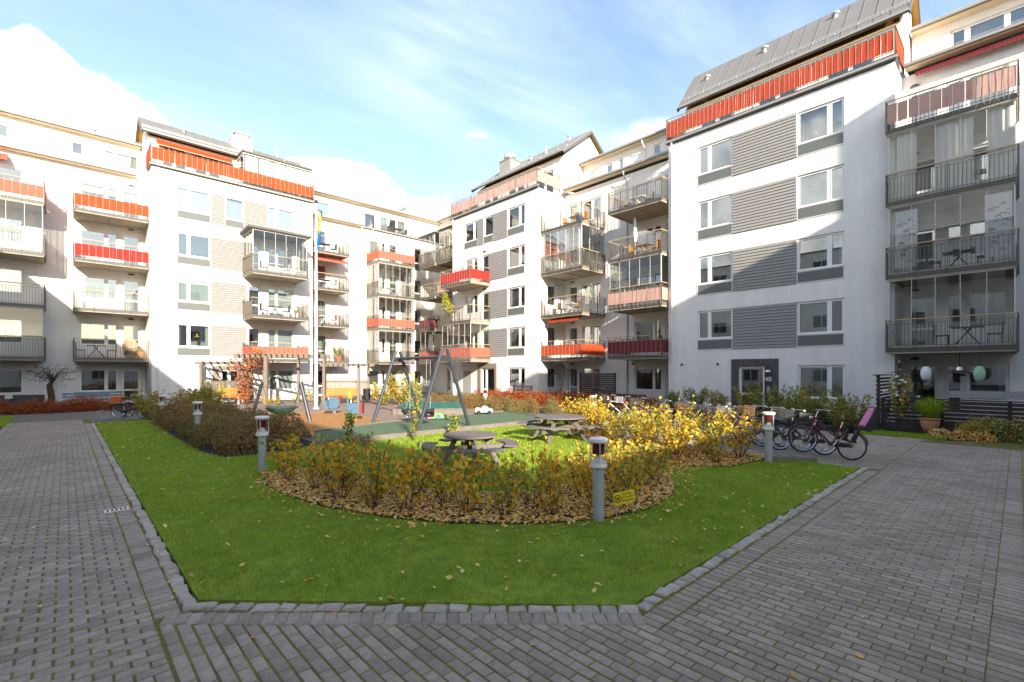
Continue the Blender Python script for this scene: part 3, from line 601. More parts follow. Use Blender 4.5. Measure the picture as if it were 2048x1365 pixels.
# glazed veranda on the right half of the terrace
vr = MB(); vr.add([A2.P(8.9, .02, 17.12), A2.P(13.55, .02, 17.12), A2.P(13.55, -1.96, 17.36), A2.P(8.9, -1.96, 17.36)] + [A2.P(8.9, .02, 17.24), A2.P(13.55, .02, 17.24), A2.P(13.55, -1.96, 17.48), A2.P(8.9, -1.96, 17.48)], [(3, 2, 1, 0), (4, 5, 6, 7), (0, 1, 5, 4), (1, 2, 6, 5), (3, 0, 4, 7), (2, 3, 7, 6)])
ver = vr.build('veranda_roof', M['steel'], left); glazing(A2, ver, 8.95, 13.5, -1.9, -.12, 14.95, 17.1, pw=.78)
for i in range(5):
    c0 = 9.06 + i * .89; bl = MB(); A2.box(bl, c0, c0 + .83, -.24, -.225, 15.75, 17.05); bl.build('roller_blind', M['blind'], ver)
for a, h in ((9.9, .3), (12.6, .3), (6.0, .3)): flue(AP, a, -1.2, 18.4, h)
flue(AP, 12.2, -1.75, 18.7, .9, .09, False)
ch = MB(); ch.box(9.0, 39.5, 18.2, 10.3, 40.6, 19.35); ch.box(8.95, 39.45, 19.35, 10.35, 40.65, 19.42); ch.cur = 1
ch.box(9.2, 39.7, 19.43, 10.1, 40.4, 19.72); ch.box(9.1, 39.6, 19.721, 10.2, 40.5, 19.86); ch.build('chimney', [M['stucco'], M['galv']], left)
# eave strips and attics
lean_roof(A1, -14, 3.4, 14.74, 1.9); lean_roof(A1, 14.0, 18.9, 14.74, 1.9)
for a0, a1, z0 in ((-3.4, -2.42, 16.02), (.25, .9, 16.0)): window(AT, a0, a1, z0, 16.86, ())
window(AT, 1.87, 3.7, 15.35, 16.84, (2.5,), blind=[(0, .95), (1, .95)]); window(AT, 14.9, 17.1, 15.35, 16.84, (15.6,), blind=[(0, .95), (1, .95)])
window(AT, 20.2, 21.4, 14.95, 16.85, (), sill=False, name='terrace_window'); window(AT, 21.8, 24.6, 14.95, 16.85, (22.7, 23.6), sill=False, name='terrace_window', blind=[(0, .9), (2, .9)])
attic(AT, -14, 3.84, 14.72, 17.36, flues=[(-3.9, .35, .07), (-2.2, .3, .08), (-.1, .3, .08), (1.4, .55, .09), (2.6, .3, .08)])
attic(AT, 13.6, 29.0, 14.72, 17.36, flues=[(17.0, .3, .08), (19.6, .7, .1), (22.0, .3, .08)])
_b = MB(); AT.box(_b, 25.0, 27.9, -2.6, -.6, 17.6, 18.5); AT.box(_b, 24.95, 27.95, -2.65, -.55, 18.5, 18.56); _b.build('roof_box', M['galv'], left)
terrace(A1, 19.2, 26.0, .10, 14.92, None, label='roof terrace edge with bare steel railing', sides=(True, False))
awning(A1, -8., -2.35, 14.35, .1, .25, M['salmon'], ext=.5)
for a, F_ in ((4.18, A2), (18.9, A1)): downpipe(F_, a, 0, 14.6 if F_ is A2 else 14.7, kick=.12 if F_ is A2 else .45)
_l = MB(); _l.tube([A1.P(18.9, .12, 13.7), A1.P(20.0, .12, 13.95), A1.P(20.05, .12, 14.7)], .045); _l.build('downpipe', M['cream'], left)
# balconies: recess (b), far left (a), entrance part, behind the flag pole (c), before the corner (d)
for k in range(1, 5):
    z = fl(k)
    balcony(A1, .42, 3.83, 2.15, z, {4: M['orange'], 3: M['red']}.get(k), sides=(True, False), label={4: 'balcony with orange cloth screen', 3: 'balcony with bright red cloth screen'}.get(k))
    balcony(A1, -4.5, -.86, 2.15, z, M['salmon'] if k == 4 else None, glaze=k in (3, 1), label='balcony with salmon cloth screen' if k == 4 else None)
    balcony(A1, 13.62, 16.9, 2.15, z, None, sides=(False, True))
    balcony(A1, 19.5, 23.0, 2.2, z, M['salmon'] if k in (4, 2) else None, glaze=k < 4, label='balcony with salmon cloth screen' if k in (4, 2) else None)
    if k < 4: balcony(A2, 8.9, 12.42, 2.2, z, M['salmon'] if k == 1 else None, glaze=k == 3, label={1: 'balcony with salmon cloth screen', 3: 'glazed balcony with a small roof'}.get(k))
_r = MB(); A2.box(_r, 8.65, 12.65, .03, 2.35, 11.42, 11.56); A2.box(_r, 8.7, 12.6, .03, 2.30, 11.39, 11.418); _r.build('balcony_roof', M['trim'], left)
awning(A1, 14.2, 16.85, 11.25, .9, .35, M['salmon'], ext=1.2)
# ------------------------------------------------------------------ RIGHT APARTMENT BLOCK (runs along y)
right = thing('apartment_building', 'white apartment block along the bicycle rack with red terrace screen above the dark 4B entrance', 'apartment building', (24.5, 8.4, 0))
B0 = Fac(right, 'B', 26.4); B2 = Fac(right, 'B', 23.61); B3 = Fac(right, 'B', 24.53); BT = Fac(right, 'B', 28.5); B2s = Fac(right, 'A', 22.55); B3s = Fac(right, 'A', 3.47); BP2 = Fac(right, 'B', 26.3); BP3 = Fac(right, 'B', 26.5)
def gl(k): return .1 + 2.9 * k
# B3: the near projecting part
for k in range(1, 5):
    h = 2.33 + 2.9 * k
    win_band(B3, 9.90, 11.72, h, (11.10,), blind={4: [(0, .95), (1, .95)], 1: [(0, .55), (1, .95)]}.get(k), curtain=[(.02, .10), (.70, .78), (.90, .98)] if k in (2, 3) else None)
    win_band(B3, 5.18, 7.00, h, (5.74,), blind={3: [(0, .95), (1, .95)], 1: [(1, .9)], 4: [(0, .6)]}.get(k), curtain=[(.02, .14), (.34, .44)] if k == 2 else None)
    cladding(B3, 7.02, 9.88, h - 2.05, h)
window(B3, 5.15, 6.97, .83, 2.33, (5.74,), blind=[(0, .95), (1, .95)])
pt = portal(B3, 7.77, 9.95, 2.66, 8.40, 9.58, 2.30, M['portal'])
dr = window(B3, 8.40, 9.58, .05, 2.30, (), sill=False, name='entrance_door', door=.95)
_h = MB(); _h.tube([B3.P(8.62, .05, .75), B3.P(8.62, .10, .78), B3.P(8.62, .10, 1.45), B3.P(8.62, .05, 1.5)], .016); _h.build('handle', M['chrome'], dr)
_n = MB(); B3.box(_n, 8.02, 8.37, .052, .062, .3, 2.28); np_ = _n.build('number_panel', M['dark'], pt)
_i = MB(); B3.box(_i, 8.13, 8.27, .063, .075, 1.0, 1.32); _i.build('intercom', M['chrome'], pt); _w = MB(); _w.lathe([(.0, .0), (.13, .0), (.11, .07), (0, .11)], 12, B3.P(8.2, .13, 2.02)); _w.build('wall_lamp', M['white'], pt)
wall(B3, 3.47, 13.39, 0, 14.62, ret=False); wall(B3s, 24.53, 26.4, 0, 14.62, ret=False)
_e = MB(); _e.box(24.84, 13.09, 0, 26.4, 13.39, 14.62); _e.build('side_wall', M['stucco'], right)
# B2: the far projecting part
for k in range(1, 5):
    h = 2.33 + 2.9 * k
    win_band(B2, 23.83, 25.63, h, (24.4,), blind={3: [(0, .95), (1, .95)]}.get(k), curtain=[(.78, .95)] if k == 2 else None)
    if k == 4: win_band(B2, 29.13, 30.8, h, (29.6,), blind=[(0, .6), (1, .9)]); win_band(B2, 27.24, 28.34, h, (), blind=[(0, .9)]); cladding(B2, 28.36, 29.11, h - 2.05, h); cladding(B2, 25.65, 27.22, h - 2.05, h)
    else:
        window(B2, 29.1, 30.7, h - 1.5, h, (29.7,), curtain=[(.1, .6)]); window(B2, 27.77, 28.57, gl(k) + .08, h, (), door=gl(k) + .85, sill=False, name='balcony_door'); cladding(B2, 25.65, 27.74, h - 2.05, h)
window(B2, 23.83, 25.63, .85, 2.33, (24.4,)); portal(B2, 26.81, 29.03, 2.66, 27.05, 28.6, 2.3, M['tanportal']); window(B2, 27.05, 28.6, .05, 2.3, (28.1,), sill=False, name='entrance_door')
_c = MB(); B2.box(_c, 29.9, 30.9, .002, .03, .05, 2.1); _c.build('service_door', M['concrete'], right)
wall(B2, 22.55, 32.41, 0, 14.62, ret=False)
for k in range(0, 4): window(B2s, 24.55, 25.5, (.85 if k == 0 else gl(k) + .75), 2.33 + 2.9 * k, ())
wall(B2s, 23.61, 26.4, 0, 14.62, ret=False); _e = MB(); _e.box(23.92, 32.11, 0, 26.4, 32.41, 14.62); _e.build('side_wall', M['stucco'], right)
# recessed walls between, in the corner and at the near end
for k in range(5):
    z = gl(k); h = 2.33 + 2.9 * k
    window(B0, 21.37, 22.17, z + .08, h, (), door=z + .85, sill=False, name='balcony_door'); window(B0, 19.35, 20.95, h - 1.48, h, (20.1,), curtain=[(.05, .3)] if k in (1, 4) else None)
    window(B0, 14.85, 16.75, h - 1.48, h, (15.42,)); window(B0, 13.75, 14.62, z + .08, h, (), sill=False, name='balcony_door', door=z + .85)
    window(B0, 36.2, 37.1, z + .08, h, (), sill=False, name='balcony_door'); window(B0, 33.2, 34.6, h - 1.48, h, ())
    window(B0, 2.33, 3.28, z + .08, h, (), sill=False, name='balcony_door', curtain=[(.70, .95)] if k == 0 else None, door=z + .85 if k else None); window(B0, 1.55, 2.09, h - 1.5 if k else z + .3, h, (), sill=False if k == 0 else True); window(B0, .27, 1.46, h - 1.48, h, (), curtain=[(.1, .25)] if k in (0, 3) else None)
    for a in (3.05, 14.3, 21.8, 28.2):
        if k < 4 or a == 3.05: ceiling_lamp(B0 if a != 28.2 else B2, a, h + .22)
wall(B0, -9, 3.47, 0, 14.72); wall(B0, 13.39, 22.55, 0, 14.72); wall(B0, 32.41, 39.6, 0, 14.72)
terrace(B2, 22.55, 32.41, .10, 14.92, M['pink'], .34, .035, 2.2, label='roof terrace edge with faded pink cloth railing')
terrace(B3, 3.47, 13.39, .10, 14.92, M['brick'], .42, .012, 1.9, label='roof terrace edge with red cloth railing', low=.08, high=.88)
_t = MB(); _t.box(23.7, 22.6, 14.63, 29, 32.35, 14.7); _t.box(24.6, 3.5, 14.63, 29, 13.35, 14.7); _t.box(25.9, 32.42, 14.73, 28.6, 39.5, 14.8); _t.build('terrace_floor', M['concrete'], right)
for Fp, a0, a1, od in ((BP2, 22.55, 32.41, 0), (BP3, 3.47, 13.39, 0)):
    for q in range(3): window(Fp, a0 + 1 + q * 3.1, a0 + 2.9 + q * 3.1, 15.0, 17.0, (a0 + 1.9 + q * 3.1,), sill=False, name='terrace_window')
    wall(Fp, a0, a1, 14.7, 17.3 if Fp is BP3 else 17.7, name='penthouse_wall')
gable_roof(BP3, 3.47, 13.39, .40, 17.45, -1.6, 20.05, -3.6, over=.28); gable_roof(BP2, 22.55, 32.41, .40, 17.9, -2.9, 20.4, -6.2, over=.30, wallmat=M['galv'])
for q in ((26.801, 3.47, 14.7, 29.7, 3.67, 17.25), (26.801, 13.19, 14.7, 29.7, 13.39, 17.25), (26.601, 22.55, 14.7, 32.0, 22.75, 17.72), (26.601, 32.2, 14.7, 32, 32.41, 17.72)): _p = MB(); _p.box(*q); _p.build('side_wall', M['stucco'], right)
for a, o, z, h in ((12.5, -.9, 18.9, .35), (9.4, -1.0, 19.1, .35), (6.2, -1.2, 19.3, .35)): flue(BP3, a, o, z, h, .1)
for a, o, z, h in ((27.3, -1.5, 19.2, .4), (24.2, -2.6, 20.1, .4), (30.4, -.8, 18.6, .3)): flue(BP2, a, o, z, h, .09)
flue(BP2, 25.7, -1.5, 19.0, .9, .1, False)
ch = MB(); ch.box(26.9, 28.9, 18.0, 28.1, 30.2, 19.75); ch.box(26.85, 28.85, 19.75, 28.15, 30.25, 19.82); ch.cur = 1; ch.lathe([(.35, 19.83), (.35, 20.0), (.52, 20.05), (.52, 20.35), (.3, 20.5), (0, 20.5)], 14, (27.5, 29.55, 0)); ch.build('chimney', [M['gutter'], M['galv']], right)
lean_roof(B0, 13.45, 22.3, 14.95, 2.1); lean_roof(B0, -9, 3.35, 14.95, 2.1)
window(BT, 21.05, 22.1, 15.3, 16.95, ()); window(BT, 19.9, 20.5, 15.9, 16.95, ()); window(BT, 18.99, 19.43, 16.3, 17.04, (), sill=False); window(BT, 16.1, 16.68, 16.3, 17.05, ())
window(BT, -.9, 2.1, 15.75, 17.06, (.35, 1.55), sill=False); window(BT, -4, -1.2, 15.75, 17.06, (-2.4,), sill=False)
for a0, a1 in ((-9, 3.4), (13.45, 22.5), (32.45, 41.9)): attic(BT, a0, a1, 14.75, 17.45, flues=[(a0 + 3, .35, .09), (a1 - 2, .3, .08)])
awning(B0, -2.5, 3.0, 14.70, .05, .12, M['wine'], ext=.3)
for a, F_, zt in ((13.15, B3, 14.65), (32.2, B2, 14.65), (17.25, B0, 14.8)): downpipe(F_, a, 0, zt, m=M['cream'] if F_ is not B0 else M['galv'], kick=.13 if F_ is not B0 else .5)
downpipe(BT, 17.2, 0, 17.5, 15.4, kick=.5)
# balconies: near end (4), right of the recess (h), left of the recess (g), on the far part (f), in the corner (e)
near = {}
for k in range(1, 5):
    z = gl(k)
    near[k] = balcony(B0, .06, 3.62, 2.45, z, M['pink'] if k == 4 else None, glaze=k < 4, indiv=True, label={4: 'balcony with pink cloth panels', 3: 'glazed balcony with white curtains', 2: 'glazed balcony with patterned white blinds'}.get(k), panels=11, low=.18, high=.9)
    balcony(B0, 13.5, 16.98, 2.45, z, {2: M['pink'], 1: M['wine']}.get(k), glaze=k == 2, sides=(True, True), label={1: 'balcony with wine red cloth screen', 2: 'glazed balcony with pink cloth screen'}.get(k))
    bg_ = balcony(B0, 19.0, 22.45, 2.5, z, M['orange'] if k == 1 else None, glaze=k == 3, sides=(True, False), label={1: 'balcony with orange cloth screen', 3: 'glazed balcony with white curtains'}.get(k))
    if k == 3: curt = bg_
    if k < 4: balcony(B2, 27.6, 31.3, 1.9, z, {3: M['red'], 1: M['salmon']}.get(k), glaze=k == 1, label={3: 'balcony with bright red cloth screen', 1: 'glazed balcony with salmon cloth screen'}.get(k))
    balcony(B0, 35.5, 37.9, 2.5, z, M['wine'] if k == 2 else (M['salmon'] if k == 1 else None), glaze=k in (1, 4))
    if k > 1: balcony(B0, 32.55, 34.9, 2.5, z, M['pink'] if k == 3 else None, glaze=k == 4)
for a0, a1 in ((32.4, 35.0), (35.3, 38.1)):
    _r = MB(); B0.box(_r, a0, a1, .03, 2.6, 14.35, 14.45); _r.build('balcony_roof', M['trim'], right)
awning(B0, 19.4, 22.0, gl(2) - .3, 1.9, .12, M['brick'], ext=.45)
# curtains and patterned blinds inside the near glazed balconies
for a0, a1 in ((2.75, 3.35), (1.15, 2.2), (.12, .78)): curtain_sheet(B0, a0, a1, 2.18, gl(3) + .05, gl(4) - .3, near[3], amp=.05, step=.06)
for a0, a1 in ((22.0, 22.4), (21.2, 21.75), (20.2, 20.6), (19.15, 19.6)):
    curtain_sheet(B0, a0, a1, 2.2, gl(3) + .05, gl(4) - .3, curt, amp=.05)
for a0, a1 in ((2.72, 3.4), (.18, .86)):
    p = MB(); B0.box(p, a0, a1, 2.2, 2.206, gl(2) + .25, gl(3) - .4); pb = p.build('patterned_blind', M['blind'], near[2])
    q = MB(); rr = random.Random(3)
    for i in range(26):
        ca = a0 + .1 + rr.random() * (a1 - a0 - .2); cz = gl(2) + .4 + rr.random() * 1.7; r0 = .05 + rr.random() * .05
        for s_ in (1., .62):
            n = 8
            for j in range(n):
                t0, t1 = math.pi * j / n, math.pi * (j + 1) / n; r1, r2 = r0 * s_, r0 * s_ * .78
                th = lambda t: .35 + .65 * math.sin(t)
                q.add([B0.P(ca + r1 * math.cos(t0), 2.2075, cz + r1 * math.sin(t0)), B0.P(ca + r1 * math.cos(t1), 2.2075, cz + r1 * math.sin(t1)), B0.P(ca + r2 * math.cos(t1), 2.2075, cz + r2 * math.sin(t1)), B0.P(ca + r2 * math.cos(t0), 2.2075, cz + r2 * math.sin(t0))], [(0, 1, 2, 3)])
    q.build('printed_arcs', M['spandrel'], pb)
def text_obj(name, s, size, m, parent, mtx, ext=.002, align='CENTER'):
    c = bpy.data.curves.new(name, 'FONT'); c.body = s; c.size = size; c.extrude = ext; c.align_x = align; t = bpy.data.objects.new('tmp', c); SC.collection.objects.link(t)
    bpy.context.view_layer.update(); me = bpy.data.meshes.new_from_object(t.evaluated_get(bpy.context.evaluated_depsgraph_get())); bpy.data.objects.remove(t)
    me.transform(mtx.to_3x3().to_4x4()); me.materials.clear(); me.materials.append(m); o = bpy.data.objects.new(name, me); link(o, parent, mtx.translation); return o
text_obj('door_number', '4B', .30, M['white'], pt, Matrix.Translation(B3.P(8.2, .066, 1.58)) @ Matrix.Rotation(R_(-90), 4, 'Z') @ Matrix.Rotation(R_(90), 4, 'X'))
# round vents on the plaster
for a in (12.6, 10.65):
    v_ = MB(); v_.lathe([(0, -.03), (.075, -.03), (.075, 0), (0, 0)], 14, B3.P(a, 0, 2.42), 'x'); v_.build('wall_vent', M['trim'], right)
# ------------------------------------------------------------------ the courtyard's other two wings (they shade the ground)
def plain_block(name, label, x0, y0, x1, y1, h, roofh, face, kmax):
    t = thing(name, label, 'apartment building', ((x0 + x1) / 2, (y0 + y1) / 2, 0)); w = MB(); w.box(x0, y0, 0, x1, y1, h); w.build('wall', M['stucco'], t)
    r = MB(); r.box(x0 - .12, y0 - .12, h, x1 + .12, y1 + .12, h + .12); r.build('roof', M['roof'], t)
    F = Fac(t, 'A' if face == 'y' else 'B', y1 if face == 'y' else x1); span = (x0, x1) if face == 'y' else (y0, y1); n = int((span[1] - span[0]) / 3.6)
    for k in range(kmax):
        for i in range(n):
            a = span[0] + 1 + i * 3.6; p = MB(); F.box(p, a, a + 1.7, -.002, -.05, .9 + 2.9 * k, 2.3 + 2.9 * k); wd = p.build('window', M['white'], t)
            for c0 in (a + .07, a + .9): g_ = MB(); F.box(g_, c0, c0 + .73, -.051, -.056, .98 + 2.9 * k, 2.22 + 2.9 * k); g_.build('pane', M['dark'], wd)
    return t
plain_block('apartment_building', 'white apartment block closing the west side of the yard', -22, -45, -9.6, 44, 14.85, 2, 'x', 5)
plain_block('apartment_building', 'white apartment block closing the south side of the yard', 8.5, -24, 40, -11.1, 14.85, 2, 'y', 5)
plain_block('low_building', 'two storey white wing behind the south path', -9, -24, 8.3, -11.05, 6.5, 2, 'y', 2)
plain_block('shadow_block', 'unseen slim white block above the south roof, shaped to throw a shadow band', 17.4, -12.3, 18.3, -11.6, 19.0, 1, 'y', 0)  # added out of view; width and depth shaped for its shadow on the right block
# ------------------------------------------------------------------ ground
rg = np.random.default_rng(5); rnd = random.Random(11)
def inside(P, poly):
    x, y = P[:, 0], P[:, 1]; r = np.zeros(len(P), bool); n = len(poly)
    for i in range(n):
        (x0, y0), (x1, y1) = poly[i], poly[(i + 1) % n]; c = (y0 > y) != (y1 > y)
        r ^= c & (x < (x1 - x0) * (y - y0) / ((y1 - y0) if y1 != y0 else 1e-9) + x0)
    return r
def sheet(name, poly, z, m, kind='structure', th=.05):
    mb = MB(); mb.prism(poly, z - th, z); return tag(mb.build(name, m, None), kind=kind)
_g = MB(); _g.box(-150, -150, -.6, 180, 220, -.06); tag(_g.build('ground', M['soil'], None), kind='structure')
LAWN = [(.87, 5.02), (3.60, 2.32), (12.15, 2.32), (12.32, 4.0), (12.6, 9), (14.6, 11.4), (15.2, 13.0), (5.0, 13.0), (5.0, 25.0), (.87, 25.0)]
ARC = [(2.85, 10.3), (2.62, 9.2), (2.62, 8.3), (2.85, 7.1), (3.25, 6.05), (3.75, 5.2), (4.5, 4.45), (5.3, 3.95), (6.2, 3.74), (7.4, 3.92), (8.75, 4.75)]
BED1 = ARC + [(8.2, 5.9), (7.1, 5.6), (6.2, 5.55), (5.3, 5.9), (4.7, 6.6), (4.3, 7.6), (4.2, 8.7), (4.2, 10.0)]
BED2 = [(9.6, 5.0), (10.3, 4.2), (12.2, 3.95), (12.45, 6.5), (12.7, 9.0), (14.5, 11.4), (13.6, 11.6), (12.0, 9.8), (10.9, 7.9), (9.8, 6.4)]
HEDGE = [(2.5, 14.4), (2.75, 12.85), (3.7, 12.7), (4.9, 13.3), (4.9, 24.6), (2.6, 23.2), (2.5, 20)]
PLAY = [(4.95, 13.08), (14.6, 13.08), (15.4, 17.0), (16.4, 18.6), (18.2, 26.0), (14.6, 30.5), (5.0, 33.0), (4.95, 25)]
GMAT = [(5.03, 13.12), (14.55, 13.12), (15.3, 16.85), (14.0, 17.4), (10.4, 16.65), (8.3, 16.25), (5.03, 14.95)]
OMAT = [(5.03, 15.1), (8.3, 16.42), (9.4, 17.9), (9.6, 22.6), (6.4, 22.9), (5.2, 18)]
sheet('lawn', LAWN, .015, M['lawn']); sheet('lawn', [(-9.5, 25.85), (-1.62, 25.85), (-1.62, 31.0), (-9.5, 31.0)], .015, M['lawn']); sheet('lawn', [(19.15, 1.5), (20.2, 1.5), (20.3, 3.7), (19.1, 3.7)], .015, M['lawn']); sheet('lawn', [(18.2, -4), (19.6, -4), (19.6, -.1), (18.2, -.1)], .015, M['lawn'])
sheet('planting_bed', BED1, .03, M['soil'], th=.03); sheet('planting_bed', BED2, .03, M['soil'], th=.03); sheet('planting_bed', HEDGE, .035, M['soil'], th=.03)
sheet('playground', PLAY, .10, M['mulch'], th=.16); sheet('green_play_mat', GMAT, .125, M['greenmat'], th=.03); sheet('ochre_play_mat', OMAT, .125, M['orangemat'], th=.03)
def far_paving():
    m = bpy.data.materials.new('far_paving'); m.use_nodes = True; nt = m.node_tree; b = nt.nodes['Principled BSDF']; b.inputs['Roughness'].default_value = .9
    t = nt.nodes.new('ShaderNodeNewGeometry'); br = nt.nodes.new('ShaderNodeTexBrick'); br.inputs['Scale'].default_value = 1; br.inputs['Brick Width'].default_value = .2; br.inputs['Row Height'].default_value = .1; br.inputs['Mortar Size'].default_value = .006
    br.inputs[1].default_value = (.17, .155, .148, 1); br.inputs[2].default_value = (.14, .132, .13, 1); br.inputs[3].default_value = (.07, .075, .03, 1); nt.links.new(t.outputs['Position'], br.inputs[0]); nt.links.new(br.outputs[0], b.inputs['Base Color']); return m
FP = far_paving()
sheet('paved_path', [(-9.5, 31.02), (-1.6, 31.02), (-1.6, 27.5), (.8, 27.5), (.8, 25.12), (5.0, 25.12), (5.0, 32.2), (-9.5, 34.0)], -.004, FP); sheet('paved_path', [(12.75, 9), (20.2, 9), (20.6, 34), (16, 35.5), (5, 36.0), (5.0, 33.05), (14.65, 30.6), (18.3, 26.0), (16.5, 18.5), (15.5, 16.9), (15.25, 13), (14.65, 11.35)], -.004, FP)
sheet('paving_bed', [(-1.62, -3.2), (18.1, -3.2), (18.1, -1.5), (20.4, 0), (19.1, 1.45), (19.05, 9.0), (12.7, 8.98), (12.36, 4.0), (12.2, 2.3), (3.58, 2.3), (.8, 4.95), (.8, 27.5), (-1.62, 27.5)], -.0035, M['joint'])
pav = thing('paving', None, None); pav['kind'] = 'structure'
# pavers: centre x, y, rotated?  (left path: courses along x; right path: courses along y)
def grid(x0, x1, y0, y1, rot):
    px_, py_ = (.2, .1) if not rot else (.1, .2); out = []
    if not rot:
        for j in range(int(round((y1 - y0) / py_))):
            off = (j % 2) * .1
            for i in range(int((x1 - x0) / px_) + 1): out.append((x0 + .1 + i * px_ - off, y0 + .05 + j * py_, 0))
    else:
        for i in range(int(round((x1 - x0) / px_))):
            off = (i % 2) * .1
            for j in range(int((y1 - y0) / py_) + 2): out.append((x0 + .05 + i * px_, y0 + .1 + j * py_ - off, 1))
    return out
cells = []
for c in grid(-1.46, .54, -1.2, 27.4, 0):
    if -1.4 < c[0] < .47: cells.append(c)
for j in range(1, 286, 2): cells += [(.49, -1.15 + j * .1, 2), (-1.41, -1.15 + j * .1, 2)]
for y in np.arange(4.95, 25.1, .1): cells.append((.635, y, 0))
for y in np.arange(-1.15, 27.4, .1): cells.append((-1.56, y, 0))
k_ = 2.62 / 2.80
for c in grid(.55, 18.1, -1.24, 4.7, 1):
    ok_ = (c[0] - .8) * -.683 + (c[1] - 4.92) * -.730 > .19 if c[0] < 3.45 else c[1] < 1.95
    if ok_ and not (-.08 < c[1] < .2): cells.append(c)
for i in range(1, 175, 2): cells += [(.6 + i * .1, .21, 3), (.6 + i * .1, -.09, 3)] + ([(.6 + i * .1, 1.91, 3)] if i >= 29 else [])
for x in np.arange(.6, 18.1, .1): cells.append((x, .06, 1))
for x in np.arange(3.5, 12.3, .1): cells.append((x, 2.07, 1))
for c in grid(12.4, 19.0, 2.0, 9.0, 1): cells.append(c)
cells = np.array(cells); Dp = cells[:, 0] * CH + cells[:, 1] * SH; Rp = cells[:, 0] * SH - cells[:, 1] * CH
vis = (Dp > 2.9) & (np.abs(Rp / np.maximum(Dp, .1)) < 1.12); order = np.argsort(np.where(vis, Dp, 1e9)); first = set(order[:296].tolist())
def paver_geo(L, Wd):
    a, b, t = L / 2, Wd / 2, .006; vs = [(-a, -b, -.03), (a, -b, -.03), (a, b, -.03), (-a, b, -.03), (-a, -b, -t), (a, -b, -t), (a, b, -t), (-a, b, -t), (-a + t, -b + t, 0), (a - t, -b + t, 0), (a - t, b - t, 0), (-a + t, b - t, 0)]
    fs = [(0, 1, 5, 4), (1, 2, 6, 5), (2, 3, 7, 6), (3, 0, 4, 7), (4, 5, 9, 8), (5, 6, 10, 9), (6, 7, 11, 10), (7, 4, 8, 11), (8, 9, 10, 11)]; return np.array(vs), np.array(fs)
pv0, pf = paver_geo(.187, .0965); pv1, _ = paver_geo(.197, .088); pv1 = pv1[:, [1, 0, 2]] * np.array([-1, 1, 1])
pv2, _ = paver_geo(.09, .0955); pv3, _ = paver_geo(.0885, .096); PVS = np.stack([pv0, pv1, pv2, pv3])
mk = {}
for r_, v_ in ((0, pv0), (1, pv1), (2, pv2), (3, pv3)):
    mk[r_] = np_mesh('paver', v_, pf, M['paver'], mesh_only=True)
for i in order[:296]:
    x, y, r_ = cells[i]; o = bpy.data.objects.new('paver', mk[int(r_)]); link(o, pav, (x + rnd.uniform(-.002, .002), y + rnd.uniform(-.002, .002), rnd.uniform(-.002, .001))); o.rotation_euler = (rnd.gauss(0, .003), rnd.gauss(0, .002), rnd.gauss(0, .005))
rest = np.array([c for i, c in enumerate(cells.tolist()) if i not in first]); n = len(rest)
V = PVS[rest[:, 2].astype(int)] + np.stack([rest[:, 0] + rg.uniform(-.002, .002, n), rest[:, 1] + rg.uniform(-.002, .002, n), rg.uniform(-.002, .001, n)], 1)[:, None, :]
tl = rg.normal(0, .0025, (n, 2)); V[:, :, 2] += (V[:, :, 0] - rest[:, 0][:, None]) * tl[:, :1] + (V[:, :, 1] - rest[:, 1][:, None]) * tl[:, 1:]
Fc = (pf[None] + 12 * np.arange(n)[:, None, None]).reshape(-1, 4)
np_mesh('paver_field', V.reshape(-1, 3), Fc, M['paver'], pav, kind='stuff', tone=np.repeat(rg.random(n), 9))
# chamfered corner course, fanned from across the path
t_ = np.array([2.78, -2.62]); t_ /= np.linalg.norm(t_); proto = None
for i in range(-1, 38):
    c = np.array([.677, 4.79]) + t_ * (.05 + .102 * i); ang = math.atan2(-t_[0], t_[1]) + math.pi
    o = bpy.data.objects.new('paver', mk[0]); link(o, pav, (c[0], c[1], rnd.uniform(.004, .007))); o.rotation_euler = (0, 0, ang + rnd.gauss(0, .01) + (.38 - .38 * max(i, 0) / 36) * .9)
# granite setts round the lawn
kerb = thing('lawn_kerb', None, None); kerb['kind'] = 'structure'
def sett_mesh(seed, L, Wd):
    r2 = random.Random(seed); a, b = L / 2, Wd / 2; t = .016; j = lambda s_: r2.uniform(-s_, s_); H_ = .018
    vs = [(sx * a + j(.006), sy * b + j(.006), -.06) for sx, sy in ((-1, -1), (1, -1), (1, 1), (-1, 1))] + [(sx * a + j(.009), sy * b + j(.009), H_ - t + j(.006)) for sx, sy in ((-1, -1), (1, -1), (1, 1), (-1, 1))]
    vs += [(sx * (a - t) + j(.008), sy * (b - t) + j(.008), H_ + j(.006)) for sx, sy in ((-1, -1), (1, -1), (1, 1), (-1, 1))] + [(j(.02), j(.02), H_ + .006 + j(.005))]
    fs = [(0, 1, 5, 4), (1, 2, 6, 5), (2, 3, 7, 6), (3, 0, 4, 7), (4, 5, 9, 8), (5, 6, 10, 9), (6, 7, 11, 10), (7, 4, 8, 11), (8, 9, 12), (9, 10, 12), (10, 11, 12), (11, 8, 12)]
    me = bpy.data.meshes.new('sett'); me.from_pydata(vs, [], fs); me.materials.append(M['sett']); return me
SM = [sett_mesh(q, l, .112) for q, l in enumerate((.135, .15, .17, .19, .15, .165, .21, .14))]; SL = (.135, .15, .17, .19, .15, .165, .21, .14)
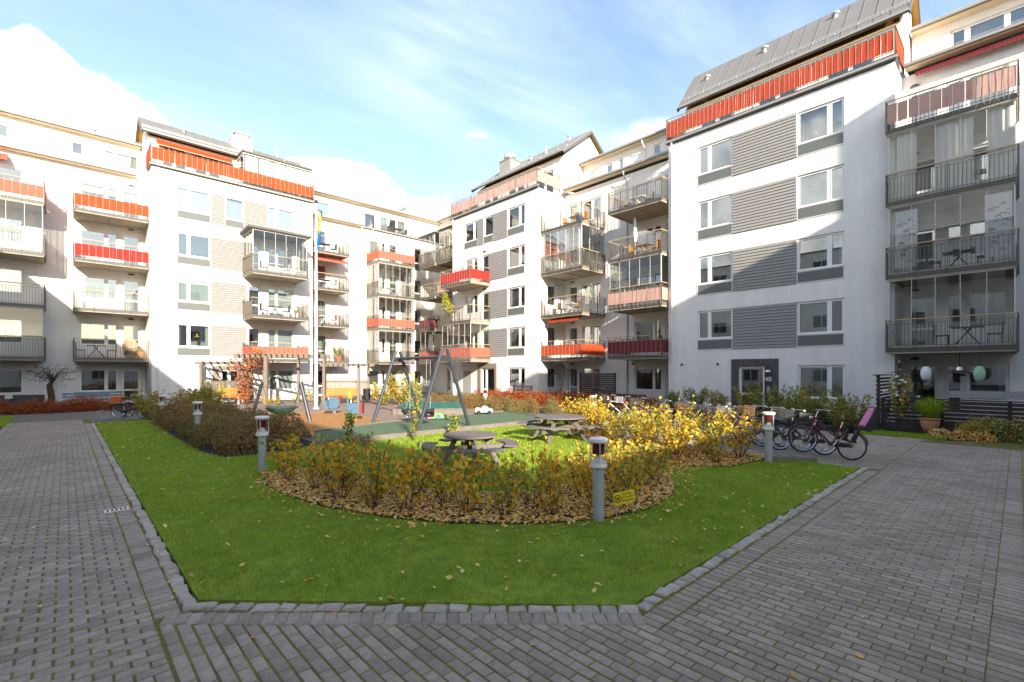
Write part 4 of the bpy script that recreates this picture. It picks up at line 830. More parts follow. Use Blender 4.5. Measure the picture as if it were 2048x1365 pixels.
def run_setts(p, q, wob=.012):
    p, q = np.array(p), np.array(q); d = q - p; L = np.linalg.norm(d); d /= L; nrm = np.array([-d[1], d[0]]); s_ = 0
    while s_ < L - .05:
        k = rnd.randrange(8); c = p + d * (s_ + SL[k] / 2) + nrm * rnd.uniform(-wob, wob); o = bpy.data.objects.new('sett', SM[k]); link(o, kerb, (c[0], c[1], rnd.uniform(-.012, .008)))
        o.rotation_euler = (rnd.gauss(0, .03), rnd.gauss(0, .03), math.atan2(d[1], d[0]) + rnd.gauss(0, .05) + (math.pi if rnd.random() < .5 else 0)); s_ += SL[k] + rnd.uniform(.008, .02)
run_setts((.80, 25.1), (.80, 4.98)); run_setts((.80, 4.92), (3.57, 2.27)); run_setts((3.62, 2.25), (12.3, 2.25)); run_setts((12.28, 2.45), (12.42, 4.0))
# timber edging of the play area
def edging(x0, y0, x1, y1, z=.15, w=.06):
    L = math.hypot(x1 - x0, y1 - y0); k = max(1, round(L / 2.4))
    for i in range(k):
        a, b = i / k, (i + 1) / k; mb = MB(); e = .004 / L; mb.bar((x0 + (x1 - x0) * (a + e), y0 + (y1 - y0) * (a + e), z / 2), (x0 + (x1 - x0) * (b - e), y0 + (y1 - y0) * (b - e), z / 2), w, z); tb = mb.build('edging_plank', M['timber'], edg)
edg = thing('timber_edging', 'weathered timber edging round the raised green and ochre play area', 'edging', (5, 13.04, 0))
edging(4.9, 13.04, 14.66, 13.04, .16); edging(14.62, 13.1, 15.42, 16.95, .16); edging(15.38, 17.0, 10.4, 16.72, .165, .05); edging(10.38, 16.72, 8.32, 16.33, .165, .05); edging(8.3, 16.33, 5.0, 15.02, .165, .05); edging(4.92, 13.1, 4.92, 24.9, .16); edging(15.4, 17.1, 16.45, 18.6, .16); edging(5.2, 18.1, 6.4, 23.0, .15, .05); edging(6.45, 23.0, 9.65, 22.66, .15, .05)
# drain channel across the left path
dr_ = MB(); dr_.box(.42, 9.05, -.03, .70, 9.23, .006); dg = dr_.build('drain_cover', M['cream'], None); tag(dg, 'pale cast drain cover set into the left path beside the kerb', 'drain cover')
sl_ = MB()
for i in range(5): sl_.box(.445 + i * .05, 9.08, .0065, .475 + i * .05, 9.20, .0085)
sl_.build('slot', M['dark'], dg)
# ------------------------------------------------------------------ grass and fallen leaves
def scatter(poly, n, weight=None, excl=()):
    P = np.array(poly); lo, hi = P.min(0), P.max(0); q = rg.uniform(lo, hi, (int(n * 2.2), 2)); k = inside(q, poly)
    for e in excl: k &= ~inside(q, e)
    q = q[k]
    if weight is not None: q = q[rg.random(len(q)) < weight(q)]
    return q[:n]
def depth(q): return q[:, 0] * CH + q[:, 1] * SH
near_w = lambda q: np.clip((7.5 / np.maximum(depth(q), 4.5)) ** 2, .05, 1)
SHR = .12
q = np.concatenate([scatter(LAWN, 330000, lambda p: near_w(p), (BED1, HEDGE, BED2)), scatter([(19.15, 1.5), (20.2, 1.5), (20.3, 3.7), (19.1, 3.7)], 9000), scatter([(-4, 25.9), (-1.65, 25.9), (-1.65, 31), (-4, 31)], 7000), scatter([(18.2, -3), (19.6, -3), (19.6, -.12), (18.2, -.12)], 3000)])
n = len(q); d = depth(q); clump = .55 + .9 * (np.sin(q[:, 0] * 3.1 + 1.3 * np.sin(q[:, 1] * 2.3)) * np.sin(q[:, 1] * 2.7 + 1.7 * np.sin(q[:, 0] * 1.9)) * .5 + .5) * rg.random(n)
h = (.030 + .042 * rg.random(n)) * clump; w = (.0030 + .0022 * rg.random(n)) * np.clip(d / 7, .9, 4); a = rg.uniform(0, 2 * math.pi, n); ln = rg.normal(0, .5, (n, 2)) * h[:, None]
ca, sa = np.cos(a) * w, np.sin(a) * w; z0 = np.full(n, .012)
V = np.stack([np.stack([q[:, 0] - ca, q[:, 1] - sa, z0], 1), np.stack([q[:, 0] + ca, q[:, 1] + sa, z0], 1), np.stack([q[:, 0] + ln[:, 0], q[:, 1] + ln[:, 1], z0 + h], 1)], 1)
tall = rg.random(n) < .055; h[tall] *= rg.uniform(1.5, 2.3, int(tall.sum())); V[:, 2, 2] = z0 + h
tone = np.clip(.5 + .36 * np.sin(q[:, 0] * 1.7 + np.sin(q[:, 1] * 1.3) * 2) * np.sin(q[:, 1] * 1.9) + .16 * np.sin(q[:, 0] * 7.1 + 2 * np.sin(q[:, 1] * 5.3)) + rg.normal(0, .24, n), .01, .99)
np_mesh('grass', V.reshape(-1, 3), np.arange(3 * n).reshape(-1, 3), M['blade'], None, kind='stuff', tone=tone)
def leaves_flat(name, q, z, size, m=None, up=.3):
    n = len(q); s_ = size * (.6 + .8 * rg.random(n)); a = rg.uniform(0, 2 * math.pi, n); ux = np.stack([np.cos(a), np.sin(a), rg.normal(0, up, n)], 1) * s_[:, None]; vx = np.stack([-np.sin(a), np.cos(a), rg.normal(0, up, n)], 1) * s_[:, None] * .62
    c = np.stack([q[:, 0], q[:, 1], z + rg.random(n) * .02 + s_ * .12], 1); cu = np.zeros((n, 3)); cu[:, 2] = s_ * rg.uniform(-.25, .45, n)
    V = np.stack([c - ux, c - vx * .9 + cu, c + ux * .9, c + vx * .9 + cu], 1).reshape(-1, 3)
    f = np.arange(4 * n).reshape(-1, 4); F3 = np.concatenate([f[:, [0, 1, 2]], f[:, [0, 2, 3]]]); t = rg.random(n)
    return np_mesh(name, V, F3, m or M['litter'], None, kind='stuff', tone=np.concatenate([t, t]))
leaves_flat('fallen_leaves', np.concatenate([scatter(BED1, 14000), scatter(BED2, 8500), scatter([(8.2, 4.6), (10.4, 4.4), (10.6, 7.2), (8.8, 6.4)], 900)]), .030, .036, up=.2)
ring = [(c[0] + (c[0] - 6.4) * .10, c[1] + (c[1] - 7.6) * .10) for c in ARC]; edge = [(c[0] + (c[0] - 6.4) * .03, c[1] + (c[1] - 7.6) * .03) for c in ARC]
leaves_flat('fallen_leaves', np.concatenate([scatter(ring + list(reversed(ARC)), 900), scatter(edge + list(reversed(ARC)), 750), scatter(LAWN, 1050, None, (BED1, HEDGE, BED2)), scatter([(4.5, 6), (12, 5), (12, 12), (4.5, 12)], 260, None, (BED1, BED2))]), .032, .034)
leaves_flat('fallen_leaves', np.concatenate([scatter([(-1.4, 3), (.6, 3), (.6, 14), (-1.4, 14)], 45), scatter([(.6, 2.4), (3.4, .2), (8, .2), (8, 1.9), (3.4, 1.9), (.7, 4.4)], 40), scatter([(.66, 4.7), (.72, 4.9), (3.6, 2.3), (3.45, 2.1)], 34), scatter([(.70, 5), (.76, 5), (.76, 12), (.70, 12)], 26)]), .0, .026, up=.2)
leaves_flat('fallen_leaves', scatter(PLAY, 420, None, (GMAT,)), .125, .03)
def tufts(q, hgt, name='moss_tufts'):
    n = len(q); k = 5; qq = np.repeat(q, k, 0) + rg.normal(0, .012, (n * k, 2)); m = len(qq); a = rg.uniform(0, 6.28, m); h = hgt * (.4 + rg.random(m)); w = .004; ln = rg.normal(0, .6, (m, 2)) * h[:, None]
    V = np.stack([np.stack([qq[:, 0] - np.cos(a) * w, qq[:, 1] - np.sin(a) * w, np.full(m, -.01)], 1), np.stack([qq[:, 0] + np.cos(a) * w, qq[:, 1] + np.sin(a) * w, np.full(m, -.01)], 1), np.stack([qq[:, 0] + ln[:, 0], qq[:, 1] + ln[:, 1], h - .005], 1)], 1)
    np_mesh(name, V.reshape(-1, 3), np.arange(3 * m).reshape(-1, 3), M['blade'], None, kind='stuff', tone=rg.random(m) * .6)
j1 = np.stack([np.full(420, .535), rg.uniform(3, 20, 420)], 1); j2 = np.stack([rg.uniform(.5, 17, 420), np.full(420, -.045)], 1); u_ = rg.random(160); j3 = np.stack([.72 + u_ * 2.82, 4.83 - u_ * 2.64], 1); j4 = np.stack([rg.uniform(3.5, 12, 200), np.full(200, 2.182)], 1); j5 = np.stack([rg.uniform(3.5, 12, 140), np.full(140, 1.965)], 1)
tufts(np.concatenate([j1, j2, j3, j4, j5]), .018)
# ------------------------------------------------------------------ plants
rp = np.random.default_rng(21)
def leaf_mesh(name, c, size, m, up=None):
    """Folded diamond leaves at points c (n x 3)."""
    n = len(c); s_ = size * (.55 + .8 * rp.random(n)); d = rp.normal(0, 1, (n, 3))
    if up is not None: d = d * .8 + up
    d /= np.linalg.norm(d, axis=1)[:, None]; r = rp.normal(0, 1, (n, 3)); a = np.cross(d, r); a /= np.linalg.norm(a, axis=1)[:, None] + 1e-9; b = np.cross(d, a)
    f_ = s_ * rp.uniform(.05, .4, n)
    V = np.stack([c - a * s_[:, None], c - b * s_[:, None] * .55 + d * f_[:, None], c + a * s_[:, None] * .95, c + b * s_[:, None] * .55 + d * f_[:, None]], 1).reshape(-1, 3)
    f = np.arange(4 * n).reshape(-1, 4); t = rp.random(n); return np_mesh(name, V, np.concatenate([f[:, [0, 1, 2]], f[:, [0, 2, 3]]]), m, mesh_only=True, tone=np.concatenate([t, t]) * .72)
def stem_shrub(seed, H, Rr, nst, nleaf, size, m, start=.3):
    r2 = random.Random(seed); mb = MB(); pts = []
    for i in range(nst):
        a = r2.uniform(0, 6.28); R1 = Rr * math.sqrt(r2.uniform(.05, 1)); h = H * r2.uniform(.6, 1.0); b0 = (.05 * math.cos(a), .05 * math.sin(a), 0); p = [b0]
        for k in range(1, 5):
            t = k / 4; p.append((b0[0] + R1 * math.cos(a) * t ** .8 + r2.gauss(0, .02), b0[1] + R1 * math.sin(a) * t ** .8 + r2.gauss(0, .02), h * t))
        mb.tube(p, .0055, 4, False, .002)
        for j in range(nleaf // nst):
            t = start + (1 - start) * r2.random() ** .8; k = min(3, int(t * 4)); w = t * 4 - k
            pts.append([p[k][q] * (1 - w) + p[k + 1][q] * w + r2.gauss(0, .04) for q in range(3)])
        for j in range(2):
            k = r2.randint(1, 3); e = (p[k][0] + r2.gauss(0, .12), p[k][1] + r2.gauss(0, .12), p[k][2] + r2.uniform(.05, .2)); mb.tube([p[k], e], .003, 3, False)
            for z in range(4): w = r2.random(); pts.append([p[k][q] * (1 - w) + e[q] * w + r2.gauss(0, .025) for q in range(3)])
    so = mb.build('stem', M['bark'], None, origin=(0, 0, 0)); me = so.data; bpy.data.objects.remove(so)
    return me, leaf_mesh('foliage', np.array(pts), size, m)
def dome_shrub(seed, H, Rr, nleaf, size, m, flat=.8):
    r_ = np.random.default_rng(seed); d = r_.normal(0, 1, (nleaf, 3)); d[:, 2] = np.abs(d[:, 2]) * .9 - .12; d /= np.linalg.norm(d, axis=1)[:, None]
    bump = 1 + .16 * np.sin(d[:, 0] * 6 + seed) * np.sin(d[:, 1] * 5 + seed * 2) + .10 * np.sin(d[:, 2] * 9 + seed); r = (.55 + .45 * r_.random(nleaf) ** .45) * bump * (1 + .12 * r_.normal(0, 1, nleaf) * (r_.random(nleaf) < .25))
    c = d * r[:, None] * np.array([Rr, Rr, H * .92]) + np.array([0, 0, H * .08]); c[:, 2] = np.maximum(c[:, 2], .02)
    mb = MB(); r2 = random.Random(seed)
    for i in range(16):
        a = r2.uniform(0, 6.28); q = r2.uniform(.3, .95); mb.tube([(0, 0, 0), (Rr * .4 * q * math.cos(a), Rr * .4 * q * math.sin(a), H * .45), (Rr * q * math.cos(a), Rr * q * math.sin(a), H * (.95 - .4 * q))], .006, 4, False, .002)
    so = mb.build('stem', M['bark'], None, origin=(0, 0, 0)); me = so.data; bpy.data.objects.remove(so)
    return me, leaf_mesh('foliage', c, size, m, up=d * 1.1)
def plant(kind, x, y, z, rz, s, name, label, cat, group=None):
    e = thing(name, label, cat, (x, y, z), group); e.rotation_euler = (0, 0, rz); e.scale = (s, s, s * rnd.uniform(.92, 1.08))
    for me, nm in zip(kind, ('stem', 'foliage')):
        o = bpy.data.objects.new(nm, me); SC.collection.objects.link(o); o.parent = e
    return e
YS = [stem_shrub(q, .84, .33, 12, 92, .050, M['leafy'], .36) for q in range(5)]; YT = [stem_shrub(40 + q, 1.22, .50, 17, 260, .048, M['leafy'], .26) for q in range(4)]
HB = [dome_shrub(60 + q, .92, .62, 2300, .039, M['leafs']) for q in range(4)]; HO = [dome_shrub(80 + q, .62, .52, 1100, .036, M['leafo']) for q in range(3)]; HG = [dome_shrub(90 + q, .8, .55, 1500, .036, M['leafg']) for q in range(3)]; HYG = [stem_shrub(100 + q, 1.25, .58, 24, 1150, .044, M['leafg'], .1) for q in range(3)]
def fill(poly, gap, seed):
    r2 = random.Random(seed); P = np.array(poly); lo, hi = P.min(0), P.max(0); out = []
    for t in range(9000):
        c = (r2.uniform(lo[0], hi[0]), r2.uniform(lo[1], hi[1]))
        if inside(np.array([c]), poly)[0] and all((c[0] - o[0]) ** 2 + (c[1] - o[1]) ** 2 > gap * gap for o in out): out.append(c)
    return out
for x, y in fill([(ARC[i][0] + (6.4 - ARC[i][0]) * .075, ARC[i][1] + (7.8 - ARC[i][1]) * .075) for i in range(len(ARC))] + BED1[len(ARC):], .56, 1): plant(rnd.choice(YS), x, y, .02, rnd.uniform(0, 6.3), rnd.uniform(.82, 1.12), 'yellow_shrub', 'knee high yellow leaved shrub on thin stems in the curved leaf strewn bed', 'shrub', 'yellow shrubs in the curved front bed')
for x, y in fill([(9.9, 5.1), (10.5, 4.45), (12.0, 4.2), (12.2, 6.5), (12.5, 9.0), (14.3, 11.2), (13.6, 11.4), (12.1, 9.6), (11.1, 7.9), (10.1, 6.4)], .62, 2): plant(rnd.choice(YT), x, y, .02, rnd.uniform(0, 6.3), rnd.uniform(.82, 1.08), 'yellow_shrub', 'tall golden leaved shrub in the bed in front of the bicycle rack', 'shrub', 'golden shrubs in front of the bicycle rack')
for x, y in fill([(2.95, 14.3), (3.2, 13.3), (3.9, 13.3), (4.75, 13.9), (4.75, 24.2), (3.0, 23.0), (2.95, 20)], .72, 3): plant(rnd.choice(HB), x, y, .0, rnd.uniform(0, 6.3), rnd.uniform(.74, 1.02), 'spirea_shrub', 'low rounded brown green shrub in the hedge beside the left lawn', 'shrub', 'brown green hedge shrubs beside the left lawn')
for x, y in fill([(-9, 32.75), (1.5, 32.75), (1.5, 33.9), (-9, 33.9)], .5, 4): plant(rnd.choice(HO), x, y, .0, rnd.uniform(0, 6.3), rnd.uniform(.85, 1.12), 'orange_shrub', 'low orange red shrub in the hedge before the left facade', 'shrub', 'orange hedge shrubs before the left facade')
for x, y in fill([(20.7, 12.6), (22.0, 12.6), (22.0, 25.6), (20.7, 25.6)], .5, 5): plant(rnd.choice(HO), x, y, .0, rnd.uniform(0, 6.3), rnd.uniform(1.05, 1.3), 'orange_shrub', 'low orange red shrub in the hedge along the right facade', 'shrub', 'orange hedge shrubs along the right facade')
for x, y in fill([(15.3, 18.6), (15.4, 17.6), (17.5, 15.5), (18.3, 16.2), (16.9, 18.4), (18.2, 24), (18.2, 27), (17.4, 27)], .62, 6): plant(rnd.choice(HB), x, y, .02, rnd.uniform(0, 6.3), rnd.uniform(.58, .8), 'spirea_shrub', 'low rounded brown green shrub at the far end of the green mat', 'shrub', 'brown green hedge shrubs beyond the green mat')
for i, (x, y, s) in enumerate([(20.0, 4.3, .85), (20.6, 4.0, .95), (20.9, 4.9, 1.1), (21.6, 5.6, 1.15), (20.4, 5.6, .9), (22.2, 6.6, 1.15), (21.2, 6.6, 1.0), (22.0, 7.7, 1.05), (22.8, 8.6, 1.1), (22.4, 9.8, 1.0), (22.9, 11, 1.05), (22.6, 12, .95)]):
    plant(rnd.choice(HYG), x, y, 0, rnd.uniform(0, 6.3), s, 'garden_shrub', 'green and yellow shrub growing under the ground floor window by the 4B door', 'shrub', 'green and yellow shrubs by the 4B door')
for i, (x, y, s) in enumerate([(14.3, 24.5, 1.5), (13.4, 25.2, 1.25), (15.2, 25.0, 1.25)]): plant(HYG[i], x, y, .1, i * 2., s, 'autumn_bush', 'tall green and orange bush standing behind the swing frame', 'bush', 'tall bushes behind the swing frame')
for i, (x, y, s) in enumerate([(16.2, 29.2, .9), (15.6, 30.4, .8), (13.2, 30.6, .55), (10.6, 31.4, .55), (11.4, 31.2, .6), (9.0, 29.6, .55), (8.2, 28.6, .6)]): plant(YT[i % 4], x, y, .05, i * 1.3, s, 'golden_bush', 'small golden yellow bush by the weathered pergola', 'bush', 'golden bushes by the pergola')
for i, (x, y, s) in enumerate([(2.6, 25.0, 1.0), (4.6, 26.4, 1.15), (4.0, 24.9, 1.05), (5.4, 27.6, 1.2), (4.8, 29.2, 1.15)]): plant(HYG[i % 3], x, y, .0, i * 1.9, s, 'garden_shrub', 'loose green shrub between the left bicycles and the pergola', 'shrub', 'loose shrubs by the left bicycles')
for i, (x, y, s) in enumerate([(19.9, -.4, 1.05), (20.3, -1.2, 1.2), (20.3, .45, .95), (20.0, 1.0, .7), (20.8, -2.0, 1.2), (20.6, .9, .8), (19.6, -2, 1.0)]): plant(HG[i % 3], x, y, 0, i * 2.2, s, 'garden_shrub', 'low green garden shrub in front of the dark slatted terrace fence', 'shrub', 'garden shrubs before the terrace fence')
for i, (x, y) in enumerate([(19.75, 1.7), (19.7, 1.25), (19.6, .75)]): plant(dome_shrub(140 + i, .32, .3, 420, .03, M['litter']), x, y, 0, 1., 1., 'withered_plant', 'pale withered plant at the edge of the terrace bed', 'plant', 'withered plants at the terrace bed')
def tall_twig(x, y, h, label):
    me = stem_shrub(200, h, .28, 5, 170, .05, M['leafg'], .2); return plant(me, x, y, .02, .4, 1., 'sapling', label, 'sapling')
tall_twig(7.45, 12.2, 1.55, 'slender green sapling standing at the front edge of the green mat'); tall_twig(5.6, 12.6, .95, 'thin yellowing sapling by the left end of the green mat edge'); tall_twig(9.0, 12.4, .7, 'short twiggy sapling in front of the near swing leg')
# small bare tree by the left facade
bt = thing('bare_tree', 'small nearly bare tree with a thick trunk before the white left facade', 'tree', (-.55, 36.0, 0)); r2 = random.Random(4); tb = MB(); tb.tube([(-.55, 36, 0), (-.52, 36, .7), (-.6, 36, 1.3), (-.5, 36.0, 1.75)], .17, 10, True, .12); tb.build('trunk', M['bark'], bt); cb = MB(); lp = []
for i in range(46):
    a = r2.uniform(0, 6.28); R1 = r2.uniform(.4, 1.3); p0 = (-.5, 36, 1.6 + r2.uniform(-.3, .15)); p1 = (p0[0] + R1 * .5 * math.cos(a), 36 + R1 * .4 * math.sin(a), p0[2] + r2.uniform(.15, .7)); p2 = (p0[0] + R1 * math.cos(a), 36 + R1 * .8 * math.sin(a), p1[2] + r2.uniform(-.35, .25)); cb.tube([p0, p1, p2], .014, 4, False, .005)
    for j in range(3): e = (p2[0] + r2.gauss(0, .2), p2[1] + r2.gauss(0, .2), p2[2] + r2.gauss(0, .2)); cb.tube([tuple((p1[q] + p2[q]) / 2 for q in range(3)), e], .006, 3, False); lp.append(e)
cb.build('crown', M['bark'], bt); ob = bpy.data.objects.new('foliage', leaf_mesh('foliage', np.array(lp) - np.array((-.55, 36, 0)), .03, M['leafs'])); SC.collection.objects.link(ob); ob.parent = bt
# ------------------------------------------------------------------ bollard lamps
def bollard():
    t = thing('bollard_lamp', None, None); p = MB(); p.lathe([(.078, 0), (.078, .735), (.0, .735)], 20); p.build('post', M['galv'], t, smooth=False)
    c = MB(); c.lathe([(.092, .735), (.118, .75), (.118, .775), (.112, .78), (.112, .815), (.0, .815)], 24); c.build('lamp_base', M['white'], t)
    d = MB(); d.lathe([(.095, .816), (.06, .85), (.035, .90), (.03, .925), (0, .925)], 20); d.build('reflector', M['cream'], t)
    g = MB(); g.lathe([(.112, .817), (.112, 1.085)], 24); g.build('glass', M['lampglass'], t)
    for i in range(7): l = MB(); z = .926 + i * .020; l.lathe([(.0, z), (.084, z), (.088, z + .006), (.078, z + .013), (0, z + .013)], 18); l.build('louvre', M['louvre'], t)
    k = MB(); k.lathe([(.0, 1.085), (.128, 1.085), (.134, 1.095), (.134, 1.125), (.12, 1.14), (0, 1.15)], 24); k.build('cap', M['white'], t)
    for a in (0, 1, 2): an = 2.6 + a * 2.094; x, y = .120 * math.cos(an), .120 * math.sin(an); r_ = MB(); r_.tube([(x, y, .76), (x, y, 1.09)], .006, 6); r_.build('guard_bar', M['white'], t)
    return t
BL = [((5.32, 3.94), 'grey post lamp in the front bed beside the yellow dog sign'), ((2.93, 10.55), 'grey post lamp at the left tip of the curved yellow bed'), ((11.5, 3.85), 'grey post lamp half hidden by golden leaves next to the bicycles'), ((2.92, 16.96), 'white headed post lamp in the middle of the brown hedge'), ((2.75, 22.6), 'small post lamp at the far end of the brown hedge by the bicycle'), ((14.54, 11.02), 'post lamp behind the golden shrubs near the far picnic table'), ((16.1, 19.2), 'distant post lamp in front of the far entrance')]
b0 = bollard()
for i, ((x, y), l) in enumerate(BL):
    o = b0 if i == 0 else copy_tree(b0); o.location = (x, y, 0 if i else .0); o.rotation_euler = (0, 0, HEAD - R_(90) + i * .2); tag(o, l, 'bollard lamp', 'bollard lamps round the lawn')
# dog sign
sg = thing('lawn_sign', 'small yellow sign with a crossed out dog stuck in the front bed', 'sign', (5.74, 3.78, 0)); sg.rotation_euler = (0, R_(-6), R_(-24)); yw = MB(); yw.box(-.17, -.004, .20, .17, .004, .375); pl_ = yw.build('sign_plate', M['sign'], sg, origin=(0, 0, 0)); WL[sg.name] = Vector((0, 0, 0)); pl_.location = (0, 0, 0)
for x in (-.14, .13): s_ = MB(); s_.box(x - .008, .006, -.02, x + .008, .012, .36); o = s_.build('stake', M['galv'], sg)
icn = MB(); icn.torus((-.105, -.006, .2875), .050, .006, 24, 6, 'y'); icn.bar((-.142, -.006, .325), (-.068, -.006, .25), .004, .008, (0, 1, 0)); icn.box(-.125, -.0058, .28, -.09, -.0045, .297); icn.box(-.094, -.0058, .29, -.08, -.0045, .312)
for x in (-.123, -.113, -.1, -.092): icn.box(x, -.0058, .262, x + .005, -.0045, .281)
icn.build('dog_symbol', M['ink'], sg)
for i, tx in enumerate(('Rastning', 'av hundar', 'förbjuden')): text_obj('lettering', tx, .046, M['ink'], sg, Matrix.Translation((-.035, -.0052, .325 - i * .047)) @ Matrix.Rotation(R_(90), 4, 'X'), .0006, 'LEFT')
# ------------------------------------------------------------------ picnic tables
def picnic(dia, h):
    t = thing('picnic_table', None, None); R1 = dia / 2; n = 8; w = dia / n
    for i in range(n):
        x0, x1 = -R1 + i * w + .004, -R1 + (i + 1) * w - .004; m_ = MB(); k = 7; up, dn = [], []
        for j in range(k + 1): x = x0 + (x1 - x0) * j / k; y = math.sqrt(max(R1 * R1 - x * x, .0004)); up.append((x, y)); dn.append((x, -y))
        m_.prism(dn + up[::-1], h - .04, h); m_.build('plank', M['greywood'], t)
    for sx, sy in ((1, 0), (-1, 0), (0, 1), (0, -1)):
        l = MB(); l.bar((sx * R1 * .52 , sy * R1 * .52, h - .041), (sx * R1 * 1.12, sy * R1 * 1.12, 0), .09, .09); l.build('leg', M['greywood'], t)
    for ax in (0, 1):
        c = MB(); L = R1 * 1.75; z = .36 + ax * .052
        c.bar((-L if ax == 0 else .0, 0 if ax == 0 else -L, z), (L if ax == 0 else 0, 0 if ax == 0 else L, z), .045, .1); c.build('cross_beam', M['greywood'], t); c2 = MB(); z2 = h - .095 - ax * .0; e = R1 * .88
        if ax == 0: c2.bar((-e, 0, z2), (e, 0, z2), .05, .1)
        else: c2.bar((0, -e, z2), (0, -.03, z2), .05, .1)
        c2.build('top_batten', M['greywood'], t)
    for q in range(4):
        m_ = MB(); a0 = q * math.pi / 2 - .56; r0, r1 = R1 * 1.34, R1 * 1.34 + .27; k = 8; a = [a0 + 1.12 * j / k for j in range(k + 1)]
        m_.prism([(r1 * math.cos(v), r1 * math.sin(v)) for v in a] + [(r0 * math.cos(v), r0 * math.sin(v)) for v in a[::-1]], .455, .495); m_.build('seat', M['greywood'], t)
    return t
pt1 = picnic(1.14, .70); place(pt1, (6.33, 8.05, .01), R_(63)); tag(pt1, 'near round wooden picnic table standing behind the yellow shrubs', 'picnic table', 'round picnic tables')
pt2 = picnic(1.52, .71); place(pt2, (10.76, 9.37, .01), R_(20)); tag(pt2, 'far round wooden picnic table in sunshine by the end of the timber edge', 'picnic table', 'round picnic tables')
# ------------------------------------------------------------------ swings
sf = thing('playground_swing', 'blue grey steel swing frame of two leaning A legs on the green mat', 'swing frame', (9.5, 15.1, .12))
for y, yy in ((13.5, 13.5), (16.65, 16.65)):
    for sx in (-1, 1): l = MB(); l.tube([(9.5 + sx * 1.05, y + (.0), .1), (9.5 + sx * .10, yy, 2.83)], .062, 10); l.build('leg', M['frame_grey'], sf)
    b = MB(); b.prism([(9.28, y - .03), (9.72, y - .03), (9.72, y + .03), (9.28, y + .03)], 2.42, 2.60); b.build('bracket', M['frame_grey'], sf)
c = MB(); c.tube([(9.5, 13.45, 2.55), (9.5, 16.7, 2.55)], .06, 10); c.build('cross_bar', M['frame_grey'], sf)
ts = thing('tyre_swing', 'black tyre seat hanging on chains under the swing bar', 'swing', (9.5, 15.75, .45)); tm = MB(); tm.torus((9.5, 15.75, .56), .235, .085, 26, 8, 'z', .95); tm.build('tyre', M['rubber'], ts, smooth=True); bk = MB(); bk.lathe([(0, .22), (.13, .23), (.15, .27), (.12, .29), (0, .29)], 14, (9.5, 15.75, 0)); bk.build('footrest', M['rubber'], ts)
for a in (0, 2.09, 4.19):
    m_ = MB(); m_.tube([(9.5 + .2 * math.cos(a), 15.75 + .2 * math.sin(a), .62), (9.5, 15.75, 1.15)], .008, 5); m_.tube([(9.5 + .2 * math.cos(a), 15.75 + .2 * math.sin(a), .5), (9.5 + .1 * math.cos(a), 15.75 + .1 * math.sin(a), .28)], .008, 5); m_.build('chain', M['galv'], ts)
m_ = MB(); m_.tube([(9.5, 15.75, 1.15), (9.5, 15.75, 2.5)], .009, 5); m_.build('chain', M['galv'], ts)
bs = thing('toddler_swing', 'black bucket seat hanging from the near end of the swing bar', 'swing', (9.5, 14.5, .4)); bm_ = MB(); bm_.box(9.33, 14.36, .42, 9.67, 14.64, .47); bm_.box(9.33, 14.36, .47, 9.36, 14.64, .72); bm_.box(9.64, 14.36, .47, 9.67, 14.64, .72); bm_.box(9.361, 14.36, .60, 9.639, 14.39, .70); bm_.box(9.361, 14.61, .52, 9.639, 14.64, .70); bm_.build('seat', M['rubber'], bs)
for y in (14.38, 14.62): m_ = MB(); m_.tube([(9.5, y, .70), (9.5, y, 2.5)], .008, 5); m_.build('chain', M['galv'], bs)
ns = thing('nest_swing_stand', 'pair of dark leaning steel posts carrying the round net swing', 'swing frame', (6.6, 21.5, .1))
for p, q in (((6.25, 23.9, .1), (6.45, 23.2, 1.55)), ((7.0, 19.0, .1), (6.85, 19.6, 1.62))): l = MB(); l.tube([p, q], .07, 10); l.build('post', M['frame_grey'], ns)
nb = thing('nest_swing', 'dark green round nest swing basket slung between two posts', 'swing', (6.66, 21.3, .3)); m_ = MB(); m_.lathe([(.0, .26), (.25, .28), (.44, .36), (.56, .47), (.60, .52), (.57, .545), (.42, .41), (.2, .32), (0, .30)], 22, (6.66, 21.3, 0)); m_.build('basket', M['net'], nb, smooth=True); rm = MB(); rm.torus((6.66, 21.3, .53), .59, .035, 28, 6, 'z'); rm.build('rim', M['dark'], nb)
for e, t_ in ((1, (6.45, 23.2, 1.5)), (-1, (6.85, 19.6, 1.57))):
    for s_ in (-.35, .35): m_ = MB(); m_.tube([(6.66 + s_, 21.3 + e * .47, .55), t_], .011, 5); m_.build('rope', M['dark'], nb)
# ------------------------------------------------------------------ spring toys, sandpit, toys
def disc(mb, c, r, th, n=20): mb.lathe([(0, -th / 2), (r, -th / 2), (r, th / 2), (0, th / 2)], n, c, 'y')
st = thing('spring_rocker', 'blue and dark red elephant spring rocker on the ochre mat', 'spring rocker'); st.location = (8.8, 21.0, .12); st.rotation_euler = (0, 0, R_(-38))
for y in (-.13, .13): m_ = MB(); disc(m_, (0, y, .52), .27, .03); m_.box(-.42, y - .015, .25, -.2, y + .015, .62); m_.build('side_panel', M['skyblue'], st, origin=(0, 0, 0))
for nm, mt, q in (('seat', 'toyred', (-.2, -.11, .5, .18, .11, .55)), ('head', 'toyred', (.18, -.05, .55, .30, .05, .85)), ('spring', 'galv', None)):
    m_ = MB()
    if q: m_.box(*q)
    else: m_.tube([(.07 * math.cos(i * .9), .07 * math.sin(i * .9), .01 + .0115 * i) for i in range(24)], .014, 5)
    m_.build(nm, M[mt], st, origin=(0, 0, 0))
st2 = thing('spring_rocker', 'boxy blue and maroon spring rocker nearest the green mat', 'spring rocker'); st2.location = (8.35, 17.9, .12); st2.rotation_euler = (0, 0, R_(-38))
